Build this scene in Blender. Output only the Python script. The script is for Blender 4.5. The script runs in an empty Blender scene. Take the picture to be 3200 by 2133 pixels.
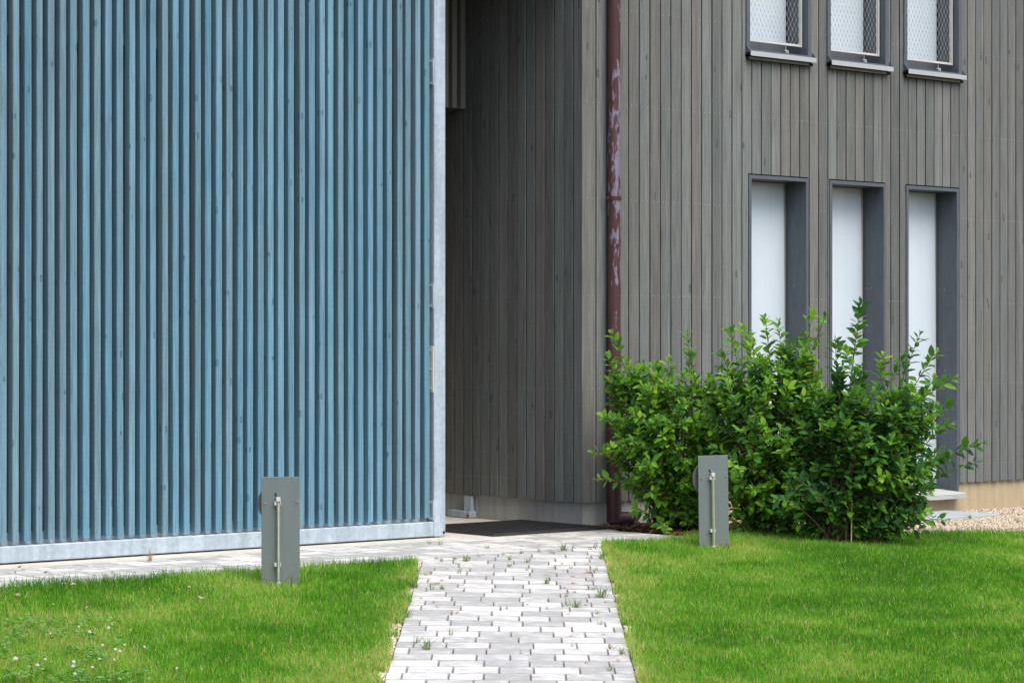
import bpy, math, random
import numpy as np
from mathutils import Vector, Matrix

# ------------------------------------------------------------------ camera, sky, sun, exposure
TH = math.radians(40.1)                  # angle between the facade and the picture plane
CU, SU = math.cos(TH), math.sin(TH)
F = 7500.0                               # focal length in photograph pixels (3200 wide)
H = 1.31                                 # eye height above the entrance floor
CX, CZ = 0.529, 18.0                     # building corner seen from the camera: right, forward

def c2w(x, z):
    """camera-relative right / forward metres -> world X, Y (X runs along the facade, Y into the building)"""
    dx, dz = x - CX, z - CZ
    return dx * CU + dz * SU, -dx * SU + dz * CU

def w2c(X, Y):
    return CX + CU * X - SU * Y, CZ + SU * X + CU * Y

scene = bpy.context.scene
cam_data = bpy.data.cameras.new("camera")
cam = bpy.data.objects.new("camera", cam_data)
scene.collection.objects.link(cam)
cam.location = (*c2w(0, 0), H)
cam.rotation_euler = (math.pi / 2, 0, -TH)
cam_data.sensor_width = 36.0
cam_data.lens = F / 3200 * 36.0
cam_data.shift_y = 33.5 / 3200
cam_data.clip_start = 0.1
cam_data.clip_end = 1000
scene.camera = cam

SUN_EL = math.radians(58)
sv = Vector((-0.04, -0.999, 0)).normalized()          # horizontal direction towards the sun
sdir = Vector((sv.x * math.cos(SUN_EL), sv.y * math.cos(SUN_EL), math.sin(SUN_EL)))
world = bpy.data.worlds.new("World")
scene.world = world
world.use_nodes = True
wn = world.node_tree
wn.nodes.clear()
sky = wn.nodes.new("ShaderNodeTexSky")
sky.sky_type = 'NISHITA'
sky.sun_disc = False
sky.sun_elevation = SUN_EL
sky.sun_rotation = math.atan2(sv.x, sv.y)
sky.air_density = 1.0
sky.dust_density = 4.0
sky.ozone_density = 1.0
bg = wn.nodes.new("ShaderNodeBackground")
bg.inputs["Strength"].default_value = 0.15
wo = wn.nodes.new("ShaderNodeOutputWorld")
wn.links.new(sky.outputs[0], bg.inputs[0])
wn.links.new(bg.outputs[0], wo.inputs[0])

sun_data = bpy.data.lights.new("sun", 'SUN')
sun_data.energy = 1.5
sun_data.angle = math.radians(42)
sun_data.color = (1.0, 0.965, 0.92)
sun = bpy.data.objects.new("sun", sun_data)
scene.collection.objects.link(sun)
sun.rotation_euler = sdir.to_track_quat('Z', 'Y').to_euler()
sun.location = (0, -10, 20)

scene.view_settings.view_transform = 'Standard'
scene.view_settings.look = 'None'
scene.view_settings.exposure = 0.62
scene.view_settings.gamma = 1.0
scene.view_settings.use_curve_mapping = False
try:
    scene.cycles.max_bounces = 8
    scene.cycles.diffuse_bounces = 4
    scene.cycles.use_denoising = True
except Exception:
    pass

rng = np.random.default_rng(11)
random.seed(5)
COL = scene.collection

# ------------------------------------------------------------------ helpers
def put(name, me, mat=None, parent=None, smooth=False):
    if mat is not None and len(me.materials) == 0:
        me.materials.append(mat)
    if smooth:
        me.polygons.foreach_set("use_smooth", [True] * len(me.polygons))
    o = bpy.data.objects.new(name, me)
    COL.objects.link(o)
    if parent is not None:
        o.parent = parent
    return o

def empty(name, loc=(0, 0, 0), rz=0.0, parent=None):
    o = bpy.data.objects.new(name, None)
    o.empty_display_size = 0.1
    COL.objects.link(o)
    o.location = loc
    o.rotation_euler = (0, 0, rz)
    if parent is not None:
        o.parent = parent
    return o

def tag(o, label=None, cat=None, group=None, kind=None):
    if label: o["label"] = label
    if cat: o["category"] = cat
    if group: o["group"] = group
    if kind: o["kind"] = kind
    return o

class MB:
    def __init__(self):
        self.v, self.f, self.m = [], [], []
    def add(self, vs, fs, mi=0):
        b = len(self.v)
        self.v += [tuple(p) for p in vs]
        self.f += [tuple(b + i for i in f) for f in fs]
        self.m += [mi] * len(fs)
        return self
    def box(self, x0, x1, y0, y1, z0, z1, mi=0):
        vs = [(x0,y0,z0),(x1,y0,z0),(x1,y1,z0),(x0,y1,z0),(x0,y0,z1),(x1,y0,z1),(x1,y1,z1),(x0,y1,z1)]
        fs = [(3,2,1,0),(4,5,6,7),(0,1,5,4),(1,2,6,5),(2,3,7,6),(3,0,4,7)]
        return self.add(vs, fs, mi)
    def prism(self, poly, a, b, axis=2, mi=0):
        """poly: 2-D outline (counter-clockwise), extruded from a to b along an axis"""
        n = len(poly)
        def P(p, t):
            if axis == 2: return (p[0], p[1], t)
            if axis == 1: return (p[0], t, p[1])
            return (t, p[0], p[1])
        vs = [P(p, a) for p in poly] + [P(p, b) for p in poly]
        fs = [tuple(range(n))[::-1], tuple(range(n, 2 * n))]
        fs += [(i, (i + 1) % n, n + (i + 1) % n, n + i) for i in range(n)]
        if axis == 1: fs = [f[::-1] for f in fs]
        return self.add(vs, fs, mi)
    def cbox(self, x0, x1, y0, y1, z0, z1, c=0.003, mi=0, cz=None):
        """box with all top and vertical edges chamfered"""
        def ring(z, k):
            return [(x0+k,y0,z),(x1-k,y0,z),(x1,y0+k,z),(x1,y1-k,z),(x1-k,y1,z),(x0+k,y1,z),(x0,y1-k,z),(x0,y0+k,z)]
        def inner(z):
            k = c * 1.4
            return [(x0+k,y0+c,z),(x1-k,y0+c,z),(x1-c,y0+k,z),(x1-c,y1-k,z),(x1-k,y1-c,z),(x0+k,y1-c,z),(x0+c,y1-k,z),(x0+c,y0+k,z)]
        cz = cz or c
        rings = [inner(z0), ring(z0 + cz, c), ring(z1 - cz, c), inner(z1)]
        vs = [p for r in rings for p in r]
        fs = [tuple(range(8))[::-1], tuple(range(24, 32))]
        for r in range(3):
            for i in range(8):
                j = (i + 1) % 8
                fs.append((r*8+i, r*8+j, r*8+8+j, r*8+8+i))
        return self.add(vs, fs, mi)
    def tube(self, pts, rads, n=8, cap=True, mi=0):
        pts = [Vector(p) for p in pts]
        if not hasattr(rads, '__len__'): rads = [rads] * len(pts)
        b = len(self.v)
        up = None
        for i, p in enumerate(pts):
            d = (pts[min(i+1, len(pts)-1)] - pts[max(i-1, 0)])
            if d.length < 1e-9: d = Vector((0, 0, 1))
            d.normalize()
            if up is None:
                up = Vector((1, 0, 0)) if abs(d.x) < 0.8 else Vector((0, 1, 0))
            s = d.cross(up)
            if s.length < 1e-6: s = d.orthogonal()
            s.normalize()
            up = s.cross(d).normalized()
            for k in range(n):
                a = 2 * math.pi * k / n
                q = p + (s * math.cos(a) + up * math.sin(a)) * rads[i]
                self.v.append((q.x, q.y, q.z))
        for i in range(len(pts) - 1):
            for k in range(n):
                self.f.append((b+i*n+k, b+i*n+(k+1)%n, b+(i+1)*n+(k+1)%n, b+(i+1)*n+k)); self.m.append(mi)
        if cap:
            self.f.append(tuple(b+k for k in range(n))[::-1]); self.m.append(mi)
            self.f.append(tuple(b+(len(pts)-1)*n+k for k in range(n))); self.m.append(mi)
        return self
    def mesh(self, name, mats=()):
        me = bpy.data.meshes.new(name)
        me.from_pydata(self.v, [], self.f)
        for m in (mats if isinstance(mats, (list, tuple)) else [mats]):
            me.materials.append(m)
        if any(self.m):
            me.polygons.foreach_set("material_index", self.m)
        me.validate()
        me.update()
        return me
    def build(self, name, mat, parent=None, smooth=False):
        return put(name, self.mesh(name, mat), None, parent, smooth)

def np_mesh(name, V, Fc, mat, tint=None, smooth=False):
    """V (n,3), Fc: list of (m,k) integer arrays"""
    me = bpy.data.meshes.new(name)
    me.vertices.add(len(V))
    me.vertices.foreach_set("co", np.ascontiguousarray(V, dtype=np.float32).ravel())
    loops = np.concatenate([f.ravel() for f in Fc]).astype(np.int32)
    counts = np.concatenate([np.full(len(f), f.shape[1]) for f in Fc])
    starts = np.concatenate([[0], np.cumsum(counts)[:-1]]).astype(np.int32)
    me.loops.add(len(loops))
    me.loops.foreach_set("vertex_index", loops)
    me.polygons.add(len(counts))
    me.polygons.foreach_set("loop_start", starts)
    if tint is not None:
        at = me.attributes.new("tint", 'FLOAT', 'POINT')
        at.data.foreach_set("value", np.ascontiguousarray(tint, dtype=np.float32))
    me.materials.append(mat)
    if smooth:
        me.polygons.foreach_set("use_smooth", np.ones(len(counts), dtype=bool))
    me.update(calc_edges=True)
    return me

_tab = {}
def vnoise(x, y, seed=0):
    """smooth value noise, numpy"""
    if seed not in _tab:
        _tab[seed] = np.random.default_rng(100 + seed).random((64, 64))
    t = _tab[seed]
    xi, yi = np.floor(x).astype(int), np.floor(y).astype(int)
    fx, fy = x - xi, y - yi
    fx, fy = fx*fx*(3-2*fx), fy*fy*(3-2*fy)
    g = lambda a, b: t[a % 64, b % 64]
    return (g(xi,yi)*(1-fx)+g(xi+1,yi)*fx)*(1-fy)+(g(xi,yi+1)*(1-fx)+g(xi+1,yi+1)*fx)*fy

# ------------------------------------------------------------------ ground heights
def zfold(x):
    return 16.25 + 0.842 * (np.clip(x, -3.6, 4.5) - 0.624)

def ground_h(x, z):
    """height of the ground, camera-relative x right / z forward"""
    x = np.asarray(x, dtype=float); z = np.asarray(z, dtype=float)
    X = (x - CX) * CU + (z - CZ) * SU
    s = np.clip(X / 3.0, 0, 1); base = -0.06 * s * s * (3 - 2 * s)
    # under the path the slope begins less obliquely than the edge of the paved strip
    q = x - 0.015
    zf = zfold(x) - 0.44 * np.clip(q, -0.62, 0.62) * np.clip((1.7 - np.abs(q)) / 1.08, 0, 1)
    t = np.clip((zf - z) / (zf - 10.0), 0, 1)
    g = base * (1 - t) - 0.27 * t
    g = g - 0.04 * np.clip(10.0 - z, 0, 5)
    return g

def gpix(px, py, dz=0.0):
    """the ground point that the photograph shows at a pixel (used to read off where things stand)"""
    tx, ty = (px - 1600) / F, (py - 1100) / F
    z = H / ty
    for _ in range(30):
        z = 0.5 * z + 0.5 * (H - float(ground_h(tx * z, z)) - dz) / ty
    return tx * z, z

def gworld(px, py):
    x, z = gpix(px, py)
    return (*c2w(x, z), float(ground_h(x, z)))

def gh_w(X, Y):
    return float(ground_h(*w2c(X, Y)))

def wall_at(px, py, Y):
    t = (px - 1600) / F
    X = (t * (CZ + CU * Y) - CX + SU * Y) / (CU - t * SU)
    z = CZ + SU * X + CU * Y
    return X, H - (py - 1100) / F * z

# ------------------------------------------------------------------ materials
class N:
    """tiny node-graph helper"""
    def __init__(self, name):
        self.mat = bpy.data.materials.new(name)
        self.mat.use_nodes = True
        self.t = self.mat.node_tree
        self.t.nodes.clear()
        self.out = self.t.nodes.new("ShaderNodeOutputMaterial")
    def n(self, ty, **kw):
        nd = self.t.nodes.new(ty)
        for k, v in kw.items():
            setattr(nd, k, v)
        return nd
    def put(self, sock, v):
        if v is None: return
        if isinstance(v, bpy.types.NodeSocket): self.t.links.new(v, sock)
        elif isinstance(v, (tuple, list)) and len(v) == 3 and sock.type == 'RGBA': sock.default_value = (*v, 1)
        else: sock.default_value = v
    def math(self, op, a, b=None, clamp=False):
        nd = self.n("ShaderNodeMath", operation=op, use_clamp=clamp)
        self.put(nd.inputs[0], a)
        if b is not None: self.put(nd.inputs[1], b)
        return nd.outputs[0]
    def mix(self, fac, a, b, mode='MIX'):
        nd = self.n("ShaderNodeMix", data_type='RGBA', blend_type=mode)
        self.put(nd.inputs[0], fac); self.put(nd.inputs[6], a); self.put(nd.inputs[7], b)
        return nd.outputs[2]
    def xyz(self, x, y, z):
        nd = self.n("ShaderNodeCombineXYZ")
        for i, v in enumerate((x, y, z)): self.put(nd.inputs[i], v)
        return nd.outputs[0]
    def pos(self, local=False):
        if local:
            src = self.n("ShaderNodeTexCoord").outputs["Object"]
        else:
            src = self.n("ShaderNodeNewGeometry").outputs["Position"]
        s = self.n("ShaderNodeSeparateXYZ"); self.put(s.inputs[0], src)
        return src, s.outputs[0], s.outputs[1], s.outputs[2]
    def rnd(self):
        return self.n("ShaderNodeObjectInfo").outputs["Random"]
    def attr(self, name):
        return self.n("ShaderNodeAttribute", attribute_name=name).outputs["Fac"]
    def noise(self, vec, scale=1.0, detail=3.0, rough=0.55, dist=0.0):
        nd = self.n("ShaderNodeTexNoise")
        self.put(nd.inputs["Vector"], vec); nd.inputs["Scale"].default_value = scale
        nd.inputs["Detail"].default_value = detail; nd.inputs["Roughness"].default_value = rough
        nd.inputs["Distortion"].default_value = dist
        return nd.outputs["Fac"]
    def voro(self, vec, scale=1.0, feature='F1', out="Distance"):
        nd = self.n("ShaderNodeTexVoronoi", feature=feature)
        self.put(nd.inputs["Vector"], vec); nd.inputs["Scale"].default_value = scale
        return nd
    def ramp(self, fac, stops, interp='LINEAR'):
        nd = self.n("ShaderNodeValToRGB")
        nd.color_ramp.interpolation = interp
        el = nd.color_ramp.elements
        while len(el) < len(stops): el.new(0.5)
        for e, (p, c) in zip(el, stops):
            e.position = p
            e.color = (*c, 1) if hasattr(c, '__len__') else (c, c, c, 1)
        self.put(nd.inputs[0], fac)
        return nd.outputs[0]
    def bump(self, h, strength=0.3, dist=0.002):
        nd = self.n("ShaderNodeBump")
        nd.inputs["Strength"].default_value = strength
        nd.inputs["Distance"].default_value = dist
        self.put(nd.inputs["Height"], h)
        return nd.outputs[0]
    def principled(self, col, rough=0.7, metal=0.0, normal=None, spec=0.4, coat=None):
        p = self.n("ShaderNodeBsdfPrincipled")
        self.put(p.inputs["Base Color"], col); self.put(p.inputs["Roughness"], rough)
        self.put(p.inputs["Metallic"], metal); self.put(p.inputs["Specular IOR Level"], spec)
        if normal is not None: self.put(p.inputs["Normal"], normal)
        self.t.links.new(p.outputs[0], self.out.inputs[0])
        return self.mat

def wood(name, c1, c2, c3, grain=0.3, knot=0.5, blot=0.25, rough=0.75, weather=None, vary=0.12, ku=9.5, kz=3.4, ksel=0.3, ksize=1.35):
    m = N(name)
    _, X, Y, Z = m.pos()
    r = m.rnd()
    u = m.math('ADD', X, Y)
    g = m.noise(m.xyz(m.math('MULTIPLY', u, 170), m.math('MULTIPLY', Z, 3.0), m.math('MULTIPLY', r, 60)), 1, 4, 0.6, 0.4)
    rings = m.noise(m.xyz(m.math('MULTIPLY', u, 38), m.math('MULTIPLY', Z, 0.9), m.math('MULTIPLY', r, 90)), 1, 2, 0.5, 1.6)
    bl = m.noise(m.xyz(m.math('MULTIPLY', u, 9), m.math('MULTIPLY', Z, 1.5), m.math('MULTIPLY', r, 40)), 1, 3, 0.6)
    speck = m.noise(m.xyz(m.math('MULTIPLY', u, 320), m.math('MULTIPLY', Z, 110), m.math('MULTIPLY', r, 20)), 1, 2, 0.5)
    rv = m.n("ShaderNodeTexWhiteNoise", noise_dimensions='1D'); m.put(rv.inputs["W"], m.math('MULTIPLY', r, 517.0))
    base = m.ramp(r, [(0.0, c1), (0.5, c2), (1.0, c3)])
    base = m.mix(1.0, base, m.ramp(rv.outputs["Value"], [(0.0, 1.0 - vary), (1.0, 1.0 + vary)]), 'MULTIPLY')
    col = m.mix(m.math('MULTIPLY', m.ramp(bl, [(0.35, 0.0), (0.7, 1.0)]), blot), base, c3, 'MIX')
    gg = m.ramp(g, [(0.3, 1.0 - grain), (0.7, 1.0 + 0.0)])
    col = m.mix(1.0, col, gg, 'MULTIPLY')
    rr = m.ramp(rings, [(0.42, 1.0), (0.5, 1.0 - grain * 0.32), (0.56, 1.0)])
    col = m.mix(1.0, col, rr, 'MULTIPLY')
    col = m.mix(1.0, col, m.ramp(speck, [(0.35, 0.8), (0.6, 1.0)]), 'MULTIPLY')
    # knots
    vv = m.voro(m.xyz(m.math('ADD', m.math('MULTIPLY', u, ku), m.math('MULTIPLY', r, 37)),
                      m.math('ADD', m.math('MULTIPLY', Z, kz), m.math('MULTIPLY', r, 91)), 0.0), 1.0)
    d = vv.outputs["Distance"]
    sel = m.n("ShaderNodeSeparateColor"); m.put(sel.inputs[0], vv.outputs["Color"])
    on = m.math('GREATER_THAN', sel.outputs[0], ksel)
    k = m.ramp(d, [(0.0, 0.75), (0.035 * ksize, 0.3), (0.07 * ksize, 1.0), (0.10 * ksize, 0.0)])
    col = m.mix(m.math('MULTIPLY', m.math('MULTIPLY', k, on), knot), col, tuple(c * 0.3 for c in c1))
    if weather is not None:
        w = m.noise(m.xyz(m.math('MULTIPLY', u, 22), m.math('MULTIPLY', Z, 0.45), m.math('MULTIPLY', r, 15)), 1, 3, 0.6)
        col = m.mix(m.math('MULTIPLY', m.ramp(w, [(0.52, 0.0), (0.72, 1.0)]), 0.35), col, weather)
    nb = m.bump(m.math('ADD', g, m.math('MULTIPLY', speck, 0.6)), 0.35, 0.002)
    return m.principled(col, rough, 0, nb, 0.25)

M = {}
M['board'] = wood('weathered_grey_board', (0.182, 0.210, 0.205), (0.220, 0.246, 0.240), (0.226, 0.222, 0.206), 0.46, 0.95, 0.6, 0.8, (0.270, 0.280, 0.272), 0.23)
M['slat'] = wood('blue_painted_slat', (0.138, 0.318, 0.440), (0.165, 0.362, 0.492), (0.190, 0.325, 0.400), 0.42, 0.95, 0.6, 0.6, (0.25, 0.42, 0.53), 0.14, 13.0, 5.5, 0.2, 1.5)
M['grey_slat'] = wood('grey_painted_slat', (0.24, 0.235, 0.215), (0.27, 0.262, 0.24), (0.22, 0.22, 0.205), 0.2, 0.6, 0.3, 0.75)

def plain(name, col, rough=0.6, metal=0.0, var=0.12, scale=6.0, spec=0.4, bump=0.0, stretch=1.0):
    m = N(name)
    p, X, Y, Z = m.pos()
    vec = p if stretch == 1.0 else m.xyz(m.math('MULTIPLY', X, stretch), m.math('MULTIPLY', Y, stretch), Z)
    n1 = m.noise(vec, scale, 5, 0.6)
    c = m.mix(1.0, col, m.ramp(n1, [(0.3, 1 - var), (0.7, 1 + var)]), 'MULTIPLY')
    nb = m.bump(m.noise(p, scale * 14, 3), bump, 0.003) if bump else None
    return m.principled(c, rough, metal, nb, spec)

M['membrane'] = plain('black_wall_membrane', (0.012, 0.012, 0.014), 0.9)
M['window_paint'] = plain('slate_window_paint', (0.094, 0.108, 0.124), 0.45, 0, 0.14, 7, 0.4, 0.05, 4.0)
M['sill_metal'] = plain('pale_grey_aluminium', (0.45, 0.48, 0.49), 0.42, 0.2, 0.05, 4)
M['guard_metal'] = plain('cream_guard_frame', (0.62, 0.62, 0.58), 0.4, 0.2, 0.06, 5)
M['wire'] = plain('stainless_wire', (0.46, 0.46, 0.45), 0.35, 0.6, 0.08, 40)
M['rubber'] = plain('black_rubber', (0.030, 0.030, 0.032), 0.5, 0, 0.35, 14, 0.45, 0.1)
M['nail'] = plain('stainless_nail', (0.40, 0.40, 0.40), 0.35, 0.6, 0.1, 30)
M['hinge_white'] = plain('cream_plate', (0.66, 0.64, 0.55), 0.45, 0, 0.06, 8)
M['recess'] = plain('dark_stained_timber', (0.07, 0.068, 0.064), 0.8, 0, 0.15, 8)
M['vent'] = plain('olive_vent_strip', (0.16, 0.155, 0.11), 0.5, 0.3, 0.1, 20)
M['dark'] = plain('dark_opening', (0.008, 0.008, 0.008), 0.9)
M['bolt'] = plain('steel_bolt', (0.55, 0.55, 0.53), 0.3, 0.8, 0.1, 40)
M['cover'] = plain('blue_grey_cover', (0.40, 0.47, 0.50), 0.55, 0.1, 0.08, 5, 0.4, 0.05)

def galvanised():
    m = N('galvanised_steel')
    p, X, Y, Z = m.pos()
    sp = m.voro(p, 42).outputs["Color"]
    sc = m.n("ShaderNodeSeparateColor"); m.put(sc.inputs[0], sp)
    spn = m.ramp(sc.outputs[0], [(0, 0.90), (1, 1.05)])
    drip = m.noise(m.xyz(m.math('MULTIPLY', X, 14), m.math('MULTIPLY', Y, 14), m.math('MULTIPLY', Z, 1.2)), 1, 4, 0.65)
    c = m.mix(m.ramp(drip, [(0.38, 0.0), (0.62, 1.0)]), (0.385, 0.465, 0.53), (0.50, 0.59, 0.665))
    c = m.mix(1.0, c, spn, 'MULTIPLY')
    cloud = m.noise(p, 5, 4)
    c = m.mix(1.0, c, m.ramp(cloud, [(0.3, 0.9), (0.7, 1.04)]), 'MULTIPLY')
    return m.principled(c, 0.46, 0.3, m.bump(drip, 0.05, 0.002), 0.5)
M['galv'] = galvanised()

def concrete(name, c1, c2, beige=None):
    m = N(name)
    p, X, Y, Z = m.pos()
    n1 = m.noise(p, 3.0, 5, 0.6)
    streak = m.noise(m.xyz(m.math('MULTIPLY', X, 16), m.math('MULTIPLY', Y, 16), m.math('MULTIPLY', Z, 1.2)), 1, 3)
    pore = m.noise(p, 70, 2)
    c = m.mix(m.ramp(n1, [(0.3, 0.0), (0.7, 1.0)]), c1, c2)
    if beige:
        k = m.math('DIVIDE', m.math('SUBTRACT', X, 0.4), 1.2, True)
        c = m.mix(k, c, m.mix(n1, beige, tuple(b * 1.15 for b in beige)))
    c = m.mix(1.0, c, m.ramp(streak, [(0.35, 0.88), (0.6, 1.03)]), 'MULTIPLY')
    c = m.mix(1.0, c, m.ramp(pore, [(0.30, 0.55), (0.36, 1.0)]), 'MULTIPLY')
    return m.principled(c, 0.85, 0, m.bump(m.noise(p, 40, 4), 0.25, 0.004), 0.25)
M['plinth'] = concrete('plinth_concrete', (0.34, 0.345, 0.33), (0.42, 0.42, 0.395), (0.42, 0.345, 0.225))
M['slab'] = concrete('entrance_concrete', (0.52, 0.50, 0.44), (0.62, 0.60, 0.53))

def paver_mat():
    m = N('shaded_white_grey_paver')
    p, X, Y, Z = m.pos()
    lp, LX, LY, LZ = m.pos(True)
    r = m.rnd()
    big = m.noise(m.xyz(m.math('ADD', m.math('MULTIPLY', LX, 8), m.math('MULTIPLY', r, 70)), m.math('ADD', m.math('MULTIPLY', LY, 10), m.math('MULTIPLY', r, 31)), r), 1, 4, 0.62, 0.5)
    f = m.math('ADD', m.math('MULTIPLY', m.math('SUBTRACT', r, 0.5), 1.0), m.math('MULTIPLY', m.math('SUBTRACT', big, 0.5), 2.4))
    f = m.math('ADD', f, 0.52, True)
    c = m.ramp(f, [(0.0, (0.385, 0.390, 0.386)), (0.35, (0.46, 0.463, 0.456)), (0.62, (0.57, 0.570, 0.554)), (1.0, (0.655, 0.652, 0.625))])
    gr = m.noise(p, 160, 3, 0.7)
    c = m.mix(1.0, c, m.ramp(gr, [(0.3, 0.86), (0.7, 1.06)]), 'MULTIPLY')
    st = m.noise(p, 9, 5, 0.7)
    c = m.mix(m.math('MULTIPLY', m.ramp(st, [(0.55, 0.0), (0.75, 1.0)]), 0.35), c, (0.36, 0.345, 0.31))
    return m.principled(c, 0.85, 0, m.bump(m.noise(p, 90, 4), 0.35, 0.003), 0.25)
M['paver'] = paver_mat()

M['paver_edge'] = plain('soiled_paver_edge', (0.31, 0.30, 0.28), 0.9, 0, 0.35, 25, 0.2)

def soil_mat():
    m = N('sandy_soil')
    p, X, Y, Z = m.pos()
    n1 = m.noise(p, 2.5, 6, 0.65); n2 = m.noise(p, 60, 4, 0.7)
    c = m.mix(m.ramp(n1, [(0.35, 0.0), (0.65, 1.0)]), (0.085, 0.062, 0.038), (0.16, 0.125, 0.075))
    c = m.mix(1.0, c, m.ramp(n2, [(0.3, 0.6), (0.7, 1.2)]), 'MULTIPLY')
    return m.principled(c, 0.95, 0, m.bump(n2, 0.8, 0.01), 0.1)
M['soil'] = soil_mat()

def leafy(name, stops, trans=0.3, gloss=0.10, rough=0.4, hue=None):
    m = N(name)
    t = m.attr("tint")
    p, X, Y, Z = m.pos()
    c = m.ramp(t, stops)
    n1 = m.noise(p, 45, 2)
    c = m.mix(1.0, c, m.ramp(n1, [(0.3, 0.82), (0.7, 1.12)]), 'MULTIPLY')
    d = m.n("ShaderNodeBsdfDiffuse"); m.put(d.inputs[0], c)
    tr = m.n("ShaderNodeBsdfTranslucent"); m.put(tr.inputs[0], m.mix(1.0, c, (1.25, 1.15, 0.45), 'MULTIPLY'))
    g = m.n("ShaderNodeBsdfGlossy"); m.put(g.inputs[0], (0.9, 0.95, 1.0)); g.inputs["Roughness"].default_value = rough
    a = m.n("ShaderNodeMixShader"); a.inputs[0].default_value = trans
    m.t.links.new(d.outputs[0], a.inputs[1]); m.t.links.new(tr.outputs[0], a.inputs[2])
    lw = m.n("ShaderNodeFresnel"); lw.inputs[0].default_value = 1.4
    b = m.n("ShaderNodeMixShader")
    m.put(b.inputs[0], m.math('MULTIPLY', lw.outputs[0], gloss * 4.0))
    m.t.links.new(a.outputs[0], b.inputs[1]); m.t.links.new(g.outputs[0], b.inputs[2])
    m.t.links.new(b.outputs[0], m.out.inputs[0])
    return m.mat
M['grass'] = leafy('lawn_grass', [(0.0, (0.066, 0.235, 0.014)), (0.35, (0.155, 0.450, 0.024)), (0.62, (0.305, 0.585, 0.065)), (0.82, (0.56, 0.60, 0.20)), (1.0, (0.68, 0.54, 0.28))], 0.45, 0.03, 0.45)
M['leaf'] = leafy('shrub_leaf', [(0.0, (0.040, 0.125, 0.048)), (0.3, (0.080, 0.235, 0.046)), (0.6, (0.185, 0.420, 0.036)), (1.0, (0.38, 0.58, 0.07))], 0.45, 0.07, 0.42)
M['clover'] = leafy('clover_leaf', [(0.0, (0.08, 0.26, 0.04)), (1.0, (0.17, 0.38, 0.07))], 0.25, 0.02, 0.5)
M['weed_green'] = leafy('weed_grass', [(0.0, (0.09, 0.18, 0.04)), (1.0, (0.24, 0.33, 0.10))], 0.25, 0.06, 0.5)
M['weed_dry'] = leafy('dried_grass', [(0.0, (0.30, 0.17, 0.08)), (1.0, (0.50, 0.33, 0.17))], 0.2, 0.02, 0.7)
M['dry_leaf'] = leafy('fallen_leaf', [(0.0, (0.24, 0.09, 0.02)), (1.0, (0.42, 0.30, 0.14))], 0.2, 0.05, 0.6)
M['stem'] = plain('purple_brown_stem', (0.085, 0.042, 0.034), 0.7, 0, 0.3, 20)
M['old_stem'] = plain('brown_bark', (0.16, 0.105, 0.06), 0.85, 0, 0.3, 30, 0.3, 0.3)
M['petal'] = plain('white_petals', (0.75, 0.72, 0.66), 0.8, 0, 0.1, 60)

def tinted(name, stops, rough=0.85):
    m = N(name)
    c = m.ramp(m.attr("tint"), stops)
    p, X, Y, Z = m.pos()
    c = m.mix(1.0, c, m.ramp(m.noise(p, 120, 3), [(0.3, 0.85), (0.7, 1.08)]), 'MULTIPLY')
    return m.principled(c, rough, 0, None, 0.25)
M['gravel'] = tinted('beige_gravel', [(0.0, (0.42, 0.31, 0.20)), (0.5, (0.63, 0.53, 0.40)), (1.0, (0.76, 0.69, 0.57))])
M['mulch'] = tinted('bark_mulch', [(0.0, (0.06, 0.026, 0.014)), (0.6, (0.13, 0.055, 0.028)), (1.0, (0.30, 0.18, 0.09))])

def pane_mat():
    m = N('satin_white_panel')
    p, X, Y, Z = m.pos()
    v = m.noise(m.xyz(m.math('MULTIPLY', X, 120), Y, m.math('MULTIPLY', Z, 0.6)), 1, 3, 0.6)
    b = m.noise(p, 1.7, 4, 0.6)
    c = m.mix(m.ramp(b, [(0.3, 0.0), (0.7, 1.0)]), (0.56, 0.665, 0.745), (0.62, 0.72, 0.79))
    c = m.mix(1.0, c, m.ramp(v, [(0.3, 0.965), (0.7, 1.02)]), 'MULTIPLY')
    return m.principled(c, 0.16, 0, None, 0.5)
M['pane'] = pane_mat()

def glass_mat():
    m = N('dark_window_glass')
    return m.principled((0.02, 0.024, 0.03), 0.06, 0, None, 0.6)
M['glass'] = glass_mat()

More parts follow.
